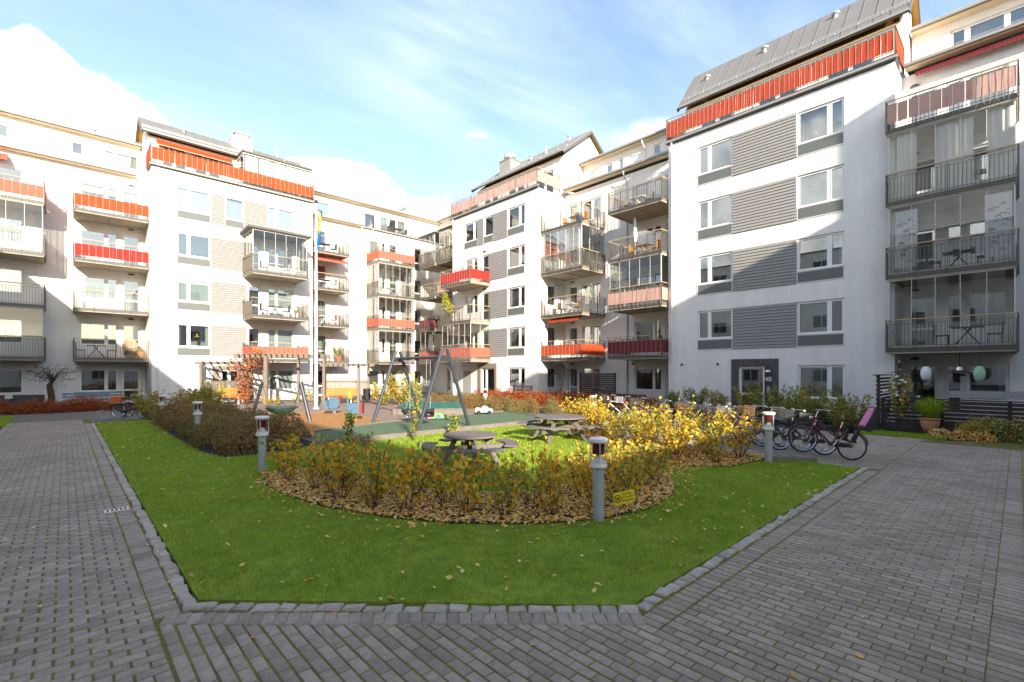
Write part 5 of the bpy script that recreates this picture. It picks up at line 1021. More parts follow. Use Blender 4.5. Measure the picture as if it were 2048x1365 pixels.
for nm, mt, q in (('body', 'skyblue', (-.30, -.17, .28, .18, .17, .68)), ('front_panel', 'toyred', (.181, -.17, .28, .30, .17, .70)), ('back_rest', 'skyblue', (-.30, -.10, .681, -.24, .10, 1.0)), ('post', 'tanwood', (-.06, -.05, .0, .05, .05, .279)), ('handle', 'brass', (-.02, -.16, .74, .02, .16, .78))):
    m_ = MB(); m_.box(*q); m_.build(nm, M[mt], st2, origin=(0, 0, 0))
m_ = MB(); m_.torus((-.2, 0, .98), .12, .04, 18, 6, 'x'); m_.build('ring', M['brass'], st2, origin=(0, 0, 0))
sb = thing('sandpit', 'timber framed sandpit under a bright green net cover', 'sandpit', (13.6, 20.5, .1)); sb.rotation_euler = (0, 0, R_(-36)); WL[sb.name] = Vector((0, 0, 0))
for q in ((-1.6, -2.6, 0, 1.6, -2.45, .25), (-1.6, 2.45, 0, 1.6, 2.6, .25), (-1.6, -2.449, 0, -1.45, 2.449, .25), (1.45, -2.449, 0, 1.6, 2.449, .25)): m_ = MB(); m_.box(*q); m_.build('frame_board', M['timber'], sb)
m_ = MB(); k = 12
for i in range(k + 1):
    for j in range(k + 1): m_.v.append((-1.62 + 3.24 * i / k, -2.62 + 5.24 * j / k, .262 + .05 * math.sin(i * 2.3 + j) * math.sin(j * 1.9) + (0 if 0 < i < k and 0 < j < k else -.06)))
m_.f = [(i * (k + 1) + j, (i + 1) * (k + 1) + j, (i + 1) * (k + 1) + j + 1, i * (k + 1) + j + 1) for i in range(k) for j in range(k)]; m_.m = [0] * len(m_.f); m_.build('cover', M['net'], sb, smooth=True)
tc_ = thing('toy_car', 'white ride on toy car left on the green mat', 'toy car'); tc_.location = (13.75, 16.5, .125); tc_.rotation_euler = (0, 0, R_(-40)); m_ = MB(); pr = [(-.36, .10), (.38, .10), (.40, .22), (.22, .27), (.12, .36), (-.05, .36), (-.10, .27), (-.36, .30)]; m_.add([(x, -.15, z) for x, z in pr] + [(x, .15, z) for x, z in pr], [tuple(range(8)), tuple(range(15, 7, -1))] + [(j, 8 + j, 8 + (j + 1) % 8, (j + 1) % 8) for j in range(8)]); m_.build('body', M['white'], tc_, origin=(0, 0, 0))
for x in (-.23, .25):
    for y in (-.16, .16): w = MB(); disc(w, (x, y, .095), .095, .06, 14); w.build('wheel', M['rubber'], tc_, origin=(0, 0, 0))
m_ = MB(); m_.torus((.14, 0, .42), .07, .012, 14, 5, 'x'); m_.build('steering_wheel', M['black'], tc_, origin=(0, 0, 0))
tr = thing('push_toy', 'pink and lime green plastic push toy lying on the green mat', 'toy'); tr.location = (11.0, 16.0, .125); tr.rotation_euler = (0, 0, R_(-30))
for nm, mt, pr in (('body', 'toygreen', [(-.3, .05), (.35, .05), (.3, .16), (0, .27), (-.25, .2)]), ('side', 'toypink', [(-.48, .04), (-.31, .04), (-.31, .24), (-.42, .26)])):
    m_ = MB(); n = len(pr); m_.add([(x, -.14, z) for x, z in pr] + [(x, .14, z) for x, z in pr], [tuple(range(n)), tuple(range(2 * n - 1, n - 1, -1))] + [(j, n + j, n + (j + 1) % n, (j + 1) % n) for j in range(n)]); m_.build(nm, M[mt], tr, origin=(0, 0, 0))
m_ = MB(); disc(m_, (-.05, -.16, .12), .1, .03, 14); m_.build('wheel', M['skyblue'], tr, origin=(0, 0, 0)); m_ = MB(); m_.tube([(-.1, 0, .2), (-.2, 0, .36), (-.2, .1, .37)], .018, 6); m_.build('handle', M['toypink'], tr, origin=(0, 0, 0))
# ------------------------------------------------------------------ flag pole
fp = thing('flag_pole', 'tall white flag pole standing at the back of the playground', 'flag pole', (9.5, 24.95, .1)); m_ = MB(); m_.tube([(9.5, 24.95, .1), (9.5, 24.95, 10.75)], .085, 14, True, .05); m_.build('pole', M['white'], fp); m_ = MB(); m_.lathe([(0, 10.75), (.09, 10.8), (.10, 10.86), (.05, 10.95), (0, 10.98)], 12, (9.5, 24.95, 0)); m_.build('finial', M['dark'], fp); m_ = MB(); m_.lathe([(.17, .1), (.17, .16), (.10, .2), (0, .2)], 12, (9.5, 24.95, 0)); m_.build('base_flange', M['galv'], fp)
fgt = thing('pennant_flag', 'long blue and yellow pennant hanging limp from the white pole', 'flag', (9.6, 24.85, 8.0))
for nm, mt, w0, w1 in (('blue_field', 'flagb', 0, .10), ('yellow_stripe', 'flagy', .10, .2), ('blue_edge', 'flagb', .2, .29)):
    m_ = MB(); n = 18
    for i in range(n + 1):
        z = 10.45 - 2.25 * i / n; s_ = .9 if i < 5 else 1.25 - .055 * i
        for w in (w0, w1): x = .05 + w * s_ * .7 + .03 * math.sin(i * .7); m_.v.append((9.5 + SH * x + .05 * math.sin(w * 30 + i * .4), 24.95 - CH * x - .09 - .06 * math.sin(w * 24 + i * .3), z - w * .3))
        if i: q = 2 * i; m_.f.append((q - 2, q - 1, q + 1, q)); m_.m.append(0)
    m_.build(nm, M[mt], fgt, smooth=True)
# ------------------------------------------------------------------ pergola, fences, benches
def dirR(D, r): return (D * CH + r * SH, D * SH - r * CH)          # point at distance D ahead of the viewpoint and r to its right
pg = thing('pergola', 'weathered wooden pergola with rafters behind the playground', 'pergola', (*dirR(29, -12), 0))
def PX(px, D): return dirR(D, (px - 1024) / 953 * D)
def post(px, D, h, w=.14):
    x, y = PX(px, D); m_ = MB(); m_.bar((x, y, 0), (x, y, h), w, w, (SH, -CH, 0)); m_.build('post', M['oldwood'], pg); return x, y
for px, D, h in ((402, 28.6, 2.55), (404, 30.4, 2.55), (478, 28.6, 2.55), (532, 28.2, 2.95), (528, 30.3, 2.95), (597, 30.4, 2.95), (648, 28.4, 3.0), (650, 30.4, 2.95), (717, 28.6, 2.42), (737, 30.2, 2.42)): post(px, D, h, .19 if px == 532 else .14)
def beam(px0, px1, D, z, h=.16, ov=.35):
    (x0, y0), (x1, y1) = PX(px0, D), PX(px1, D); d = np.array([x1 - x0, y1 - y0]); d /= np.linalg.norm(d); m_ = MB(); m_.bar((x0 - d[0] * ov, y0 - d[1] * ov, z), (x1 + d[0] * ov, y1 + d[1] * ov, z), .07, h); m_.build('beam', M['oldwood'], pg)
for a, b, D, z in ((402, 478, 28.6, 2.56), (404, 528, 30.3, 2.56), (480, 648, 28.3, 2.98), (480, 650, 30.4, 2.98), (648, 737, 28.5, 2.44), (650, 737, 30.3, 2.44)): beam(a, b, D, z)
for a, b, z, n in ((404, 476, 2.70, 6), (476, 650, 3.12, 17), (656, 738, 2.57, 9)):
    for i in range(n): px = a + (b - a) * i / (n - 1); p, q = PX(px, 27.8), PX(px, 30.9); m_ = MB(); m_.bar((p[0], p[1], z), (q[0], q[1], z), .05, .11); m_.build('rafter', M['oldwood'], pg)
def slat_fence(px0, px1, D, z0, z1, n, label, m='oldwood', rails=(.15, .85)):
    p, q = PX(px0, D), PX(px1, D); t = thing('slatted_fence', label, 'fence', (*p, 0), 'slatted fences under the pergola')
    for i in range(n):
        a = (i + .5) / n; x, y = p[0] + (q[0] - p[0]) * a, p[1] + (q[1] - p[1]) * a; m_ = MB(); m_.bar((x, y, z0), (x, y, z1), .055, .02, (CH, SH, 0)); m_.build('slat', M[m], t)
    for r_ in rails: z = z0 + (z1 - z0) * r_; m_ = MB(); m_.bar((p[0] + CH * .03, p[1] + SH * .03, z), (q[0] + CH * .03, q[1] + SH * .03, z), .03, .08); m_.build('rail', M[m], t)
    return t
slat_fence(404, 474, 30.3, .2, 1.45, 28, 'slatted wooden fence at the left end of the pergola'); slat_fence(470, 528, 30.5, .1, .95, 18, 'low slatted fence behind the yellow bench under the vine'); slat_fence(602, 648, 30.5, .15, 1.0, 14, 'low slatted fence behind the flag pole'); slat_fence(652, 716, 30.3, .5, 1.55, 25, 'slatted fence behind the amber bench'); slat_fence(718, 736, 30.4, .2, 1.55, 8, 'narrow slatted fence beside the black bin')
def amber_bench(px0, px1, D, label):
    p, q = PX(px0, D), PX(px1, D); L = math.hypot(q[0] - p[0], q[1] - p[1]); t = thing('park_bench', label, 'bench'); 
    for i in range(4): m_ = MB(); m_.box(0, -.12 - i * .11, .42, L, -.03 - i * .11, .455); m_.build('seat_board', M['benchwood'], t, origin=(0, 0, 0))
    for i in range(5): m_ = MB(); m_.box(0, .0 + i * .03, .50 + i * .095, L, .03 + i * .03, .585 + i * .095); m_.build('back_board', M['benchwood'], t, origin=(0, 0, 0))
    for x in (.3, L - .35): m_ = MB(); m_.box(x, -.46, 0, x + .06, -.40, .419); m_.box(x, -.02, 0, x + .06, .04, .419); m_.build('leg', M['white'], t, origin=(0, 0, 0))
    t.location = (*p, .08); t.rotation_euler = (0, 0, math.atan2(q[1] - p[1], q[0] - p[0])); return t
amber_bench(652, 713, 28.9, 'amber wooden bench under the right bay of the pergola'); amber_bench(434, 496, 28.9, 'yellow wooden bench half hidden by the brown hedge and red vine')
bn = thing('litter_bin', 'black round litter bin hung beside the amber bench', 'bin', (*PX(738, 29.2), .1)); m_ = MB(); m_.lathe([(.0, .35), (.19, .35), (.22, .95), (.22, 1.0), (.17, 1.0), (.16, .9), (0, .9)], 16, (*PX(734, 29.0), 0)); m_.build('bin_body', M['black'], bn); m_ = MB(); m_.tube([(*PX(736, 29.05), .05), (*PX(736, 29.05), 1.1)], .03, 8); m_.build('post', M['dark'], bn)
vn = thing('climbing_vine', 'red autumn vine tumbling down over the pergola corner', 'vine', (*PX(480, 28.4), 0)); pts = []; r2 = random.Random(9); sm_ = MB()
for i in range(1500):
    if r2.random() < .42: px = 455 + r2.random() * 85; z = 2.2 + r2.random() * .6 + (.5 if px > 500 else .1) * r2.random(); D = 28.2 + r2.random() * 1.6
    elif r2.random() < .25: px = 518 + r2.gauss(0, 7); z = 3.0 + r2.random() * .35; D = 28.2 + r2.random()
    else: t = r2.random(); px = 487 + r2.gauss(0, 9 + 5 * t); z = .25 + 2.2 * t; D = 28.1 + r2.random() * .5
    x, y = PX(px, D); pts.append((x, y, z))
o = bpy.data.objects.new('foliage', leaf_mesh('foliage', np.array(pts) - np.array(WL[vn.name]), .062, M['leafr'])); SC.collection.objects.link(o); o.parent = vn
for i in range(7): x, y = PX(484 + i * 2.2, 28.3); x2, y2 = PX(470 + i * 8, 28.6); sm_.tube([(x, y, 0), (x, y, 1.4), (x2, y2, 2.6)], .015, 5, False)
sm_.build('stem', M['bark'], vn)
# ------------------------------------------------------------------ bicycles
def bike(paint, basket=None, seat=False, bag=None, step=True):
    t = thing('bicycle', None, None); O = (0, 0, 0); R1 = .335
    for hx in (0, 1.07):
        w = MB(); w.torus((hx, 0, R1), R1 - .018, .019, 32, 6); wo = w.build('wheel', M['rubber'], t)
        r_ = MB(); r_.torus((hx, 0, R1), R1 - .044, .012, 32, 4); r_.lathe([(0, -.05), (.022, -.05), (.022, .05), (0, .05)], 10, (hx, 0, R1), 'y'); r_.build('rim', M['chrome'], wo)
        s_ = MB()
        for i in range(14): a = i * 2 * math.pi / 14; s_.bar((hx + .02 * math.cos(a + .8), (.02 if i % 2 else -.02), R1 + .02 * math.sin(a + .8)), (hx + (R1 - .05) * math.cos(a), 0, R1 + (R1 - .05) * math.sin(a)), .003, .003, (0, 1, 0))
        tag(s_.build('spoke', M['chrome'], wo), kind='stuff')
        f_ = MB(); a0, a1 = (.25, 2.9) if hx == 0 else (.5, 2.6); k = 12; Rf = R1 + .022
        for i in range(k + 1):
            a = a0 + (a1 - a0) * i / k; f_.v += [(hx + Rf * math.cos(a), -.026, R1 + Rf * math.sin(a)), (hx + (Rf + .008) * math.cos(a), 0, R1 + (Rf + .008) * math.sin(a)), (hx + Rf * math.cos(a), .026, R1 + Rf * math.sin(a))]
            if i: q = 3 * i; f_.f += [(q - 3, q - 2, q + 1, q), (q - 2, q - 1, q + 2, q + 1)]; f_.m += [0, 0]
        f_.build('mudguard', paint if hx else M['black'], t)
    bb = (.43, 0, .28); st = (.29, 0, .70); ht = (.86, 0, .86); hb = (.91, 0, .68); f = MB()
    f.tube([bb, st], .017, 8); f.tube([bb, hb], .021, 8); f.tube([hb, ht], .021, 8); f.tube([(.36, 0, .48) if step else st, (.885, 0, .78)], .016, 8)
    for y in (-.055, .055): f.tube([bb, (.0, y, R1)], .010, 6); f.tube([(.30, 0, .66), (.0, y, R1)], .009, 6)
    f.build('frame', paint, t); k = MB()
    for y in (-.05, .05): k.tube([(.915, y * .6, .66), (.97, y, .52), (1.07, y, R1)], .012, 6)
    k.build('fork', paint, t); h = MB(); h.tube([(.86, 0, .86), (.82, 0, 1.02)], .013, 7); h.tube([(.62, -.27, 1.0), (.72, -.25, 1.05), (.83, -.1, 1.04), (.83, .1, 1.04), (.72, .25, 1.05), (.62, .27, 1.0)], .012, 7); h.build('handlebar', M['chrome'], t)
    for y in (-.262, .262): g = MB(); g.tube([(.62, y * 1.03, 1.0), (.70, y * .99, 1.042)], .019, 7); g.build('grip', M['black'], t)
    p = MB(); p.tube([st, (.255, 0, .86)], .013, 7); p.build('seat_post', M['chrome'], t); s_ = MB(); s_.add([(.10, -.09, .90), (.10, .09, .90), (.22, .07, .91), (.40, .02, .90), (.40, -.02, .90), (.22, -.07, .91), (.10, -.09, .85), (.10, .09, .85), (.22, .05, .86), (.40, .02, .87), (.40, -.02, .87), (.22, -.05, .86)], [(0, 5, 4, 3, 2, 1), (6, 7, 8, 9, 10, 11)] + [(i, (i + 1) % 6, 6 + (i + 1) % 6, 6 + i) for i in range(6)]); s_.build('saddle', M['black'], t)
    c = MB(); c.lathe([(0, -.03), (.085, -.03), (.085, -.024), (0, -.024)], 16, bb, 'y'); c.tube([(.43, -.06, .28), (.53, -.06, .14)], .009, 6); c.tube([(.43, .06, .28), (.33, .06, .42)], .009, 6); c.box(.48, -.15, .12, .58, -.065, .145); c.box(.28, .065, .41, .38, .15, .435); c.build('crank', M['chrome'], t)
    g = MB(); g.add([(-.04, -.048, .29), (.50, -.048, .23), (.52, -.048, .36), (-.02, -.048, .38), (-.04, -.034, .29), (.50, -.034, .23), (.52, -.034, .36), (-.02, -.034, .38)], [(0, 1, 2, 3), (7, 6, 5, 4), (0, 4, 5, 1), (1, 5, 6, 2), (2, 6, 7, 3), (3, 7, 4, 0)]); g.build('chain_guard', M['black'], t)
    r_ = MB()
    for y in (-.07, .07): r_.tube([(.27, y, .73), (-.18, y, .73)], .006, 5); r_.tube([(-.1, y, .73), (.0, y, R1)], .005, 5)
    for x in (-.16, -.05, .06, .17): r_.tube([(x, -.07, .73), (x, .07, .73)], .005, 5)
    r_.build('luggage_carrier', M['dark'], t); l = MB(); l.lathe([(0, 0), (.035, 0), (.045, .06), (0, .07)], 10, (.93, 0, .83), 'x'); l.build('headlight', M['chrome'], t)
    if basket:
        b = MB(); x0, x1, y0, y1, z0, z1 = .94, 1.24, -.18, .18, .80, 1.02
        for z in (z0, z0 + .055, z0 + .11, z0 + .165, z1): b.bar((x0, y0, z), (x1, y0, z), .012, .012); b.bar((x1, y0, z), (x1, y1, z), .012, .012); b.bar((x1, y1, z), (x0, y1, z), .012, .012); b.bar((x0, y1, z), (x0, y0, z), .012, .012)
        for i in range(9): u = i / 8; [b.bar((x0 + .3 * u, yy, z0), (x0 + .3 * u, yy, z1), .01, .01) for yy in (y0, y1)]; [b.bar((xx, y0 + .36 * u, z0), (xx, y0 + .36 * u, z1), .01, .01) for xx in (x0, x1)]
        b.box(x0, y0, z0 - .01, x1, y1, z0 - .002); b.build('basket', basket, t)
    if bag: b = MB(); b.box(-.2, -.16, .74, .2, .16, .98); b.build('pannier', bag, t)
    return t
def child_seat(par_t, loc, rz, ry):
    t = thing('child_seat', 'black bicycle child seat with a pink padded back on the maroon bicycle', 'child seat'); pr = [(.22, .74), (.25, .80), (-.02, .80), (-.12, 1.14), (-.16, 1.30), (-.26, 1.28), (-.19, .80), (-.12, .72)]
    m_ = MB(); m_.add([(x - .12, -.15, z) for x, z in pr] + [(x - .12, .15, z) for x, z in pr], [tuple(range(8)), tuple(range(15, 7, -1))] + [(j, 8 + j, 8 + (j + 1) % 8, (j + 1) % 8) for j in range(8)]); m_.build('shell', M['black'], t, origin=(0, 0, 0))
    m_ = MB(); m_.add([(-.13, -.12, .83), (-.235, -.11, 1.12), (-.27, -.09, 1.27), (-.27, .09, 1.27), (-.235, .11, 1.12), (-.13, .12, .83), (-.115, -.11, .84), (-.215, -.10, 1.12), (-.255, -.08, 1.26), (-.255, .08, 1.26), (-.215, .10, 1.12), (-.115, .11, .84)], [(6, 7, 8, 9, 10, 11), (0, 5, 4, 3, 2, 1)] + [(i, (i + 1) % 6, 6 + (i + 1) % 6, 6 + i) for i in range(6)]); m_.build('padded_back', M['pinkseat'], t, origin=(0, 0, 0))
    for y in (-.17, .17): m_ = MB(); m_.bar((.02, y, .78), (.10, y, .46), .05, .10, (0, 1, 0)); m_.box(.04, y - .05, .42, .2, y + .05, .46); m_.build('leg_guard', M['black'], t, origin=(0, 0, 0))
    t.location = loc; t.rotation_euler = (0, ry, rz); return t
FACE = HEAD - R_(90) + math.pi                       # pointing left in the view
_kinds = [bike(M['purple']), bike(M['black'], M['black']), bike(M['bikegreen'], M['wicker']), bike(M['bikered'], M['chrome'], step=False), bike(M['bikeblue'], None, bag=M['black'], step=False), bike(M['bikewhite'], M['dark'], step=False), bike(M['bikered'], M['galv'], bag=M['orangecloth'])]
_used = set()
def put_bike(k, x, y, rz, label, ry=0., rx=0., z=0., group='bicycles parked in the yard'):
    o = _kinds[k] if k not in _used else copy_tree(_kinds[k]); _used.add(k); o.location = (x, y, z); o.rotation_euler = (rx, ry, rz); return tag(o, label, 'bicycle', group)
put_bike(0, 13.20, 2.68, FACE - .12, 'maroon step through bicycle nearest the path with a pink child seat', ry=R_(-9), rx=R_(3)); child_seat(None, (13.20, 2.68, 0.0), FACE - .12, R_(-9))
RK = [(1, 13.55, 3.30, 'black bicycle with a dark front basket next to the maroon one'), (4, 13.85, 3.85, 'navy bicycle with a black pannier bag third from the path'), (2, 14.15, 4.40, 'dark green bicycle with a brown wicker basket in the rack'), (3, 14.45, 4.95, 'red bicycle with a metal wire basket in the middle of the rack'), (5, 14.75, 5.55, 'silver bicycle with a charcoal basket standing in the rack'), (1, 15.05, 6.1, 'black bicycle behind the silver one near the golden shrubs'), (2, 15.4, 6.8, 'green bicycle with wicker basket behind the golden shrubs'), (4, 15.9, 7.9, 'navy bicycle partly hidden behind the golden shrubs'), (1, 16.5, 9.2, 'black basket bicycle farther back behind the golden shrubs'), (3, 17.1, 10.3, 'red bicycle at the far row of the golden shrubs'), (5, 17.7, 11.4, 'silver bicycle at the far end behind the golden shrubs')]
for i, (k, x, y, l) in enumerate(RK): put_bike(k, x, y, FACE + rnd.uniform(-.15, .12), l, ry=R_(-6 if i < 3 else 0), rx=R_(rnd.uniform(-5, 5)))
put_bike(6, 1.72, 26.72, HEAD - R_(90) + .05, 'bicycle with a wire basket and orange bag parked by the left hedge', rx=R_(4)); put_bike(3, 2.05, 27.35, HEAD - R_(90) - .1, 'red bicycle leaning behind the one with the orange bag', rx=R_(-6)); put_bike(4, 3.2, 27.9, HEAD - R_(80), 'navy bicycle among the loose shrubs left of the pergola', rx=R_(5)); put_bike(2, 4.0, 28.6, HEAD - R_(70), 'green bicycle deeper among the loose shrubs', rx=R_(-4)); put_bike(5, 23.0, 16.3, R_(80), 'pale bicycle leaning on the dark woven screen', rx=R_(6))
def rack(x, y, rz, label, n=5):
    t = thing('bicycle_rack', label, 'bicycle rack', (0, 0, 0), 'galvanised bicycle racks'); L = .5 * n
    for a in (-.14, .14): m_ = MB(); m_.bar((a, -.1, .02), (a, L, .02), .05, .03); m_.build('ground_bar', M['galv'], t, origin=(0, 0, 0))
    for i in range(n):
        for s_ in (-.035, .035): yy = .15 + i * .5 + s_; m_ = MB(); m_.tube([(-.25, yy, .03), (-.28, yy, .30), (-.05, yy, .36), (.25, yy, .03)], .009, 5); m_.build('hoop', M['galv'], t, origin=(0, 0, 0))
    t.location = (x, y, 0); t.rotation_euler = (0, 0, rz)
    return t
rack(12.55, 3.45, R_(-33), 'galvanised rack holding the bicycles by the path', 9); rack(2.3, 26.2, R_(40), 'galvanised rack under the left bicycles', 4)
lg = thing('wooden_sleeper', 'grey wooden sleeper lying beside the lamp at the bicycle rack', 'sleeper', (11.9, 3.6, 0)); m_ = MB(); m_.bar((11.6, 3.95, .07), (12.35, 3.15, .05), .12, .12); m_.build('beam', M['timber'], lg)
# ------------------------------------------------------------------ terrace at the near right
tf = thing('terrace_fence', 'dark brown slatted board fence of the ground floor terrace', 'fence', (21.0, 0, 0))
for j, y0 in enumerate((3.3, 1.75, .2, -1.35, -2.9)):
    m_ = MB(); m_.box(20.98, y0 - .05, 0, 21.08, y0 + .05, 1.1); m_.build('post', M['brownwood'], tf)
    if j < 4:
        for i in range(8): z = .08 + i * .128; m_ = MB(); m_.box(20.94 + rnd.uniform(0, .01), y0 - 1.54, z, 20.965, y0 - .01, z + .105); m_.build('board', M['brownwood'], tf)
for i, z in enumerate((1.10, 1.16)): m_ = MB(); m_.box(20.93, -2.9, 1.105, 21.10, 3.35, 1.14) if i == 0 else m_.box(21.4, -2.9, 1.18, 21.43, 1.6, 1.42); m_.build('cap_board' if i == 0 else 'bench_back', M['brownwood'] if i == 0 else M['concrete'], tf)
lt = thing('lattice_screen', 'tall dark lattice screen at the corner of the terrace', 'screen', (21.2, 3.4, 0)); m_ = MB(); m_.box(20.95, 3.38, 0, 21.05, 3.48, 1.9); m_.build('post', M['brownwood'], lt); m_ = MB(); m_.box(20.85, 3.30, 1.901, 23.2, 3.56, 1.94); m_.build('cap', M['brownwood'], lt)
for i in range(15): z = .08 + i * .12; m_ = MB(); m_.box(21.06, 3.40, z, 23.2, 3.425, z + .075); m_.build('slat', M['brownwood'], lt)
rs = plant(stem_shrub(300, 1.75, .35, 12, 420, .05, M['leafg'], .2), 20.95, 2.85, .3, 0, 1., 'rose_bush', 'green climbing rose with white blooms at the lattice screen', 'rose'); m_ = MB(); r2 = random.Random(8)
for i in range(26): q = (20.95 + r2.gauss(-.1, .22), 2.85 + r2.gauss(0, .28), 1.0 + r2.random() * .9); m_.lathe([(0, -.035), (.04, -.015), (.045, .01), (.02, .035), (0, .035)], 8, q)
for i in range(10): m_.lathe([(0, -.03), (.035, 0), (0, .03)], 7, (20.86, 3.46, .35 + i * .155))
bl_ = m_.build('blossom', M['white'], None, origin=(20.95, 2.85, .3)); bl_.parent = rs; bl_.location = (0, 0, 0)
po = thing('flower_pot', 'round terracotta pot before the terrace fence', 'pot', (20.55, 2.0, 0)); m_ = MB(); m_.lathe([(0, 0), (.13, 0), (.22, .22), (.26, .42), (.24, .46), (.28, .47), (.28, .52), (.24, .52), (.2, .44), (0, .44)], 20, (20.55, 2.0, .02)); m_.build('pot_body', M['terracotta'], po, smooth=True)
og = thing('ornamental_grass', 'yellow green fountain grass growing in the terracotta pot', 'grass plant', (20.55, 2.0, .46)); n = 420; a = rp.uniform(0, 6.28, n); R1 = .75 * rp.random(n); hh = rp.uniform(.35, .85, n); ww = .007
P0 = np.stack([.12 * np.cos(a) * rp.random(n), .12 * np.sin(a) * rp.random(n), np.zeros(n)], 1); P1 = P0 + np.stack([np.cos(a) * R1 * .45, np.sin(a) * R1 * .45, hh * .8], 1); P2 = P0 + np.stack([np.cos(a) * R1, np.sin(a) * R1, hh * np.where(R1 > .3, .55, .98)], 1); W_ = np.stack([-np.sin(a) * ww, np.cos(a) * ww, 0 * a], 1)
V = np.stack([P0 - W_, P0 + W_, P1 + W_, P1 - W_, P2], 1).reshape(-1, 3); f = np.arange(n) * 5; T3 = np.concatenate([np.stack([f, f + 1, f + 2], 1), np.stack([f, f + 2, f + 3], 1), np.stack([f + 3, f + 2, f + 4], 1)]); tt = .6 + .39 * rp.random(n)
o = bpy.data.objects.new('foliage', np_mesh('foliage', V, T3, M['blade'], mesh_only=True, tone=np.tile(tt, 3))); SC.collection.objects.link(o); o.parent = og
for y, m_name, l in ((2.42, 'white', 'white paper lantern hanging under the lowest near balcony'), (.98, 'lantern', 'pale green paper lantern hanging under the lowest near balcony')):
    if m_name == 'lantern': M['lantern'] = mat('pale_green_paper', (.55, .78, .58), .8, trans=.4)
    t = thing('paper_lantern', l, 'lantern', (23.7, y, 2.0), 'paper lanterns'); m_ = MB(); m_.lathe([(.08, 1.72), (.13, 1.80), (.16, 1.92), (.165, 2.0), (.15, 2.12), (.10, 2.22), (.07, 2.25), (0, 2.25)], 16, (23.7, y, -.02)); m_.build('shade', M[m_name], t, smooth=True); m_ = MB(); m_.tube([(23.7, y, 2.22), (23.7, y, 2.74)], .006, 5); m_.build('cord', M['dark'], t)
ht_ = thing('heat_lamp', 'silver hanging heat lamp above the terrace table', 'heat lamp', (24.6, 1.55, 2.1)); m_ = MB(); m_.lathe([(.36, 1.98), (.30, 2.03), (.12, 2.10), (.10, 2.22), (0, 2.24)], 22, (24.6, 1.55, 0)); m_.build('shade', M['chrome'], ht_); m_ = MB(); m_.tube([(24.6, 1.55, 2.22), (24.6, 1.55, 2.75)], .012, 6); m_.build('rod', M['dark'], ht_)
for a in (0, 2.1, 4.2): m_ = MB(); m_.lathe([(0, -.07), (.06, -.05), (.07, 0), (0, .03)], 10, (24.6 + .13 * math.cos(a), 1.55 + .13 * math.sin(a), 1.93)); m_.build('heater_bulb', M['dark'], ht_)
gr = thing('barbecue', 'black kettle barbecue behind the terrace fence', 'barbecue', (22.0, 2.75, 0)); m_ = MB(); m_.lathe([(0, .95), (.2, .98), (.3, 1.06), (.31, 1.12), (.31, 1.13), (.28, 1.24), (.15, 1.31), (0, 1.33)], 20, (22.0, 2.75, 0)); m_.build('bowl', M['black'], gr, smooth=True)
for a in (0, 2.1, 4.2): m_ = MB(); m_.tube([(22 + .18 * math.cos(a), 2.75 + .18 * math.sin(a), 1.0), (22 + .28 * math.cos(a), 2.75 + .28 * math.sin(a), 0)], .014, 6); m_.build('leg', M['dark'], gr)
um = thing('folded_parasol', 'folded dark parasol leaning at the terrace corner', 'parasol', (24.4, 3.35, 0)); m_ = MB(); m_.lathe([(0, .9), (.06, 1.0), (.09, 1.6), (.05, 2.35), (0, 2.4)], 10, (24.35, 3.3, 0)); m_.build('cloth', M['dark'], um); m_ = MB(); m_.tube([(24.35, 3.3, 0), (24.35, 3.3, 2.5)], .018, 7); m_.build('pole', M['chrome'], um)
def table_set(x, y, z, mt, mc, lab, rz=0., chairs=2):
    t = thing('balcony_table', 'small ' + lab + ' table ' , 'table'); m_ = MB(); m_.box(-.45, -.3, .70, .45, .3, .73); m_.build('table_top', M[mt], t, origin=(0, 0, 0))
    for sx in (-1, 1): m_ = MB(); m_.bar((sx * .38, -.25, 0), (sx * .1 * -1, .25, .70), .03, .03); m_.bar((sx * .38, .25, 0), (-sx * .1, -.25, .70), .03, .03); m_.build('leg', M[mt], t, origin=(0, 0, 0))
    t.location = (x, y, z); t.rotation_euler = (0, 0, rz); out = [t]
    for i in range(chairs):
        c = thing('balcony_chair', '', 'chair'); sx = 1 if i == 0 else -1
        m_ = MB(); m_.box(-.22, -.22, .42, .22, .22, .455); m_.build('seat', M[mc], c, origin=(0, 0, 0)); m_ = MB(); m_.box(.19, -.22, .456, .22, .22, .88); m_.build('backrest', M[mc], c, origin=(0, 0, 0))
        for a in (-.19, .19):
            for b in (-.19, .19): m_ = MB(); m_.box(a - .015, b - .015, 0, a + .015, b + .015, .419); m_.build('leg', M[mc], c, origin=(0, 0, 0))
        c.location = (x + sx * .72 * math.cos(rz), y + sx * .72 * math.sin(rz), z); c.rotation_euler = (0, 0, rz + (0 if i == 0 else math.pi)); out.append(c)
    return out
def label_set(objs, where, look):
    objs[0]['label'] = f'{look} table on the {where}'
    for i, c in enumerate(objs[1:]): c['label'] = (f'{look} chair on the {where}' if len(objs) == 2 else f'{look} chair {"left" if i == 0 else "right"} of the table, {where}')
P_ = R_(90)
label_set(table_set(24.9, 1.35, gl(1), 'dark', 'dark', '', P_), 'lowest near balcony', 'charcoal'); label_set(table_set(25.0, 1.6, gl(2), 'brownwood', 'wicker', '', P_), 'near balcony with patterned blinds', 'brown'); label_set(table_set(25.0, 1.3, gl(3), 'dark', 'dark', '', P_, 1), 'near balcony with curtains', 'dark')
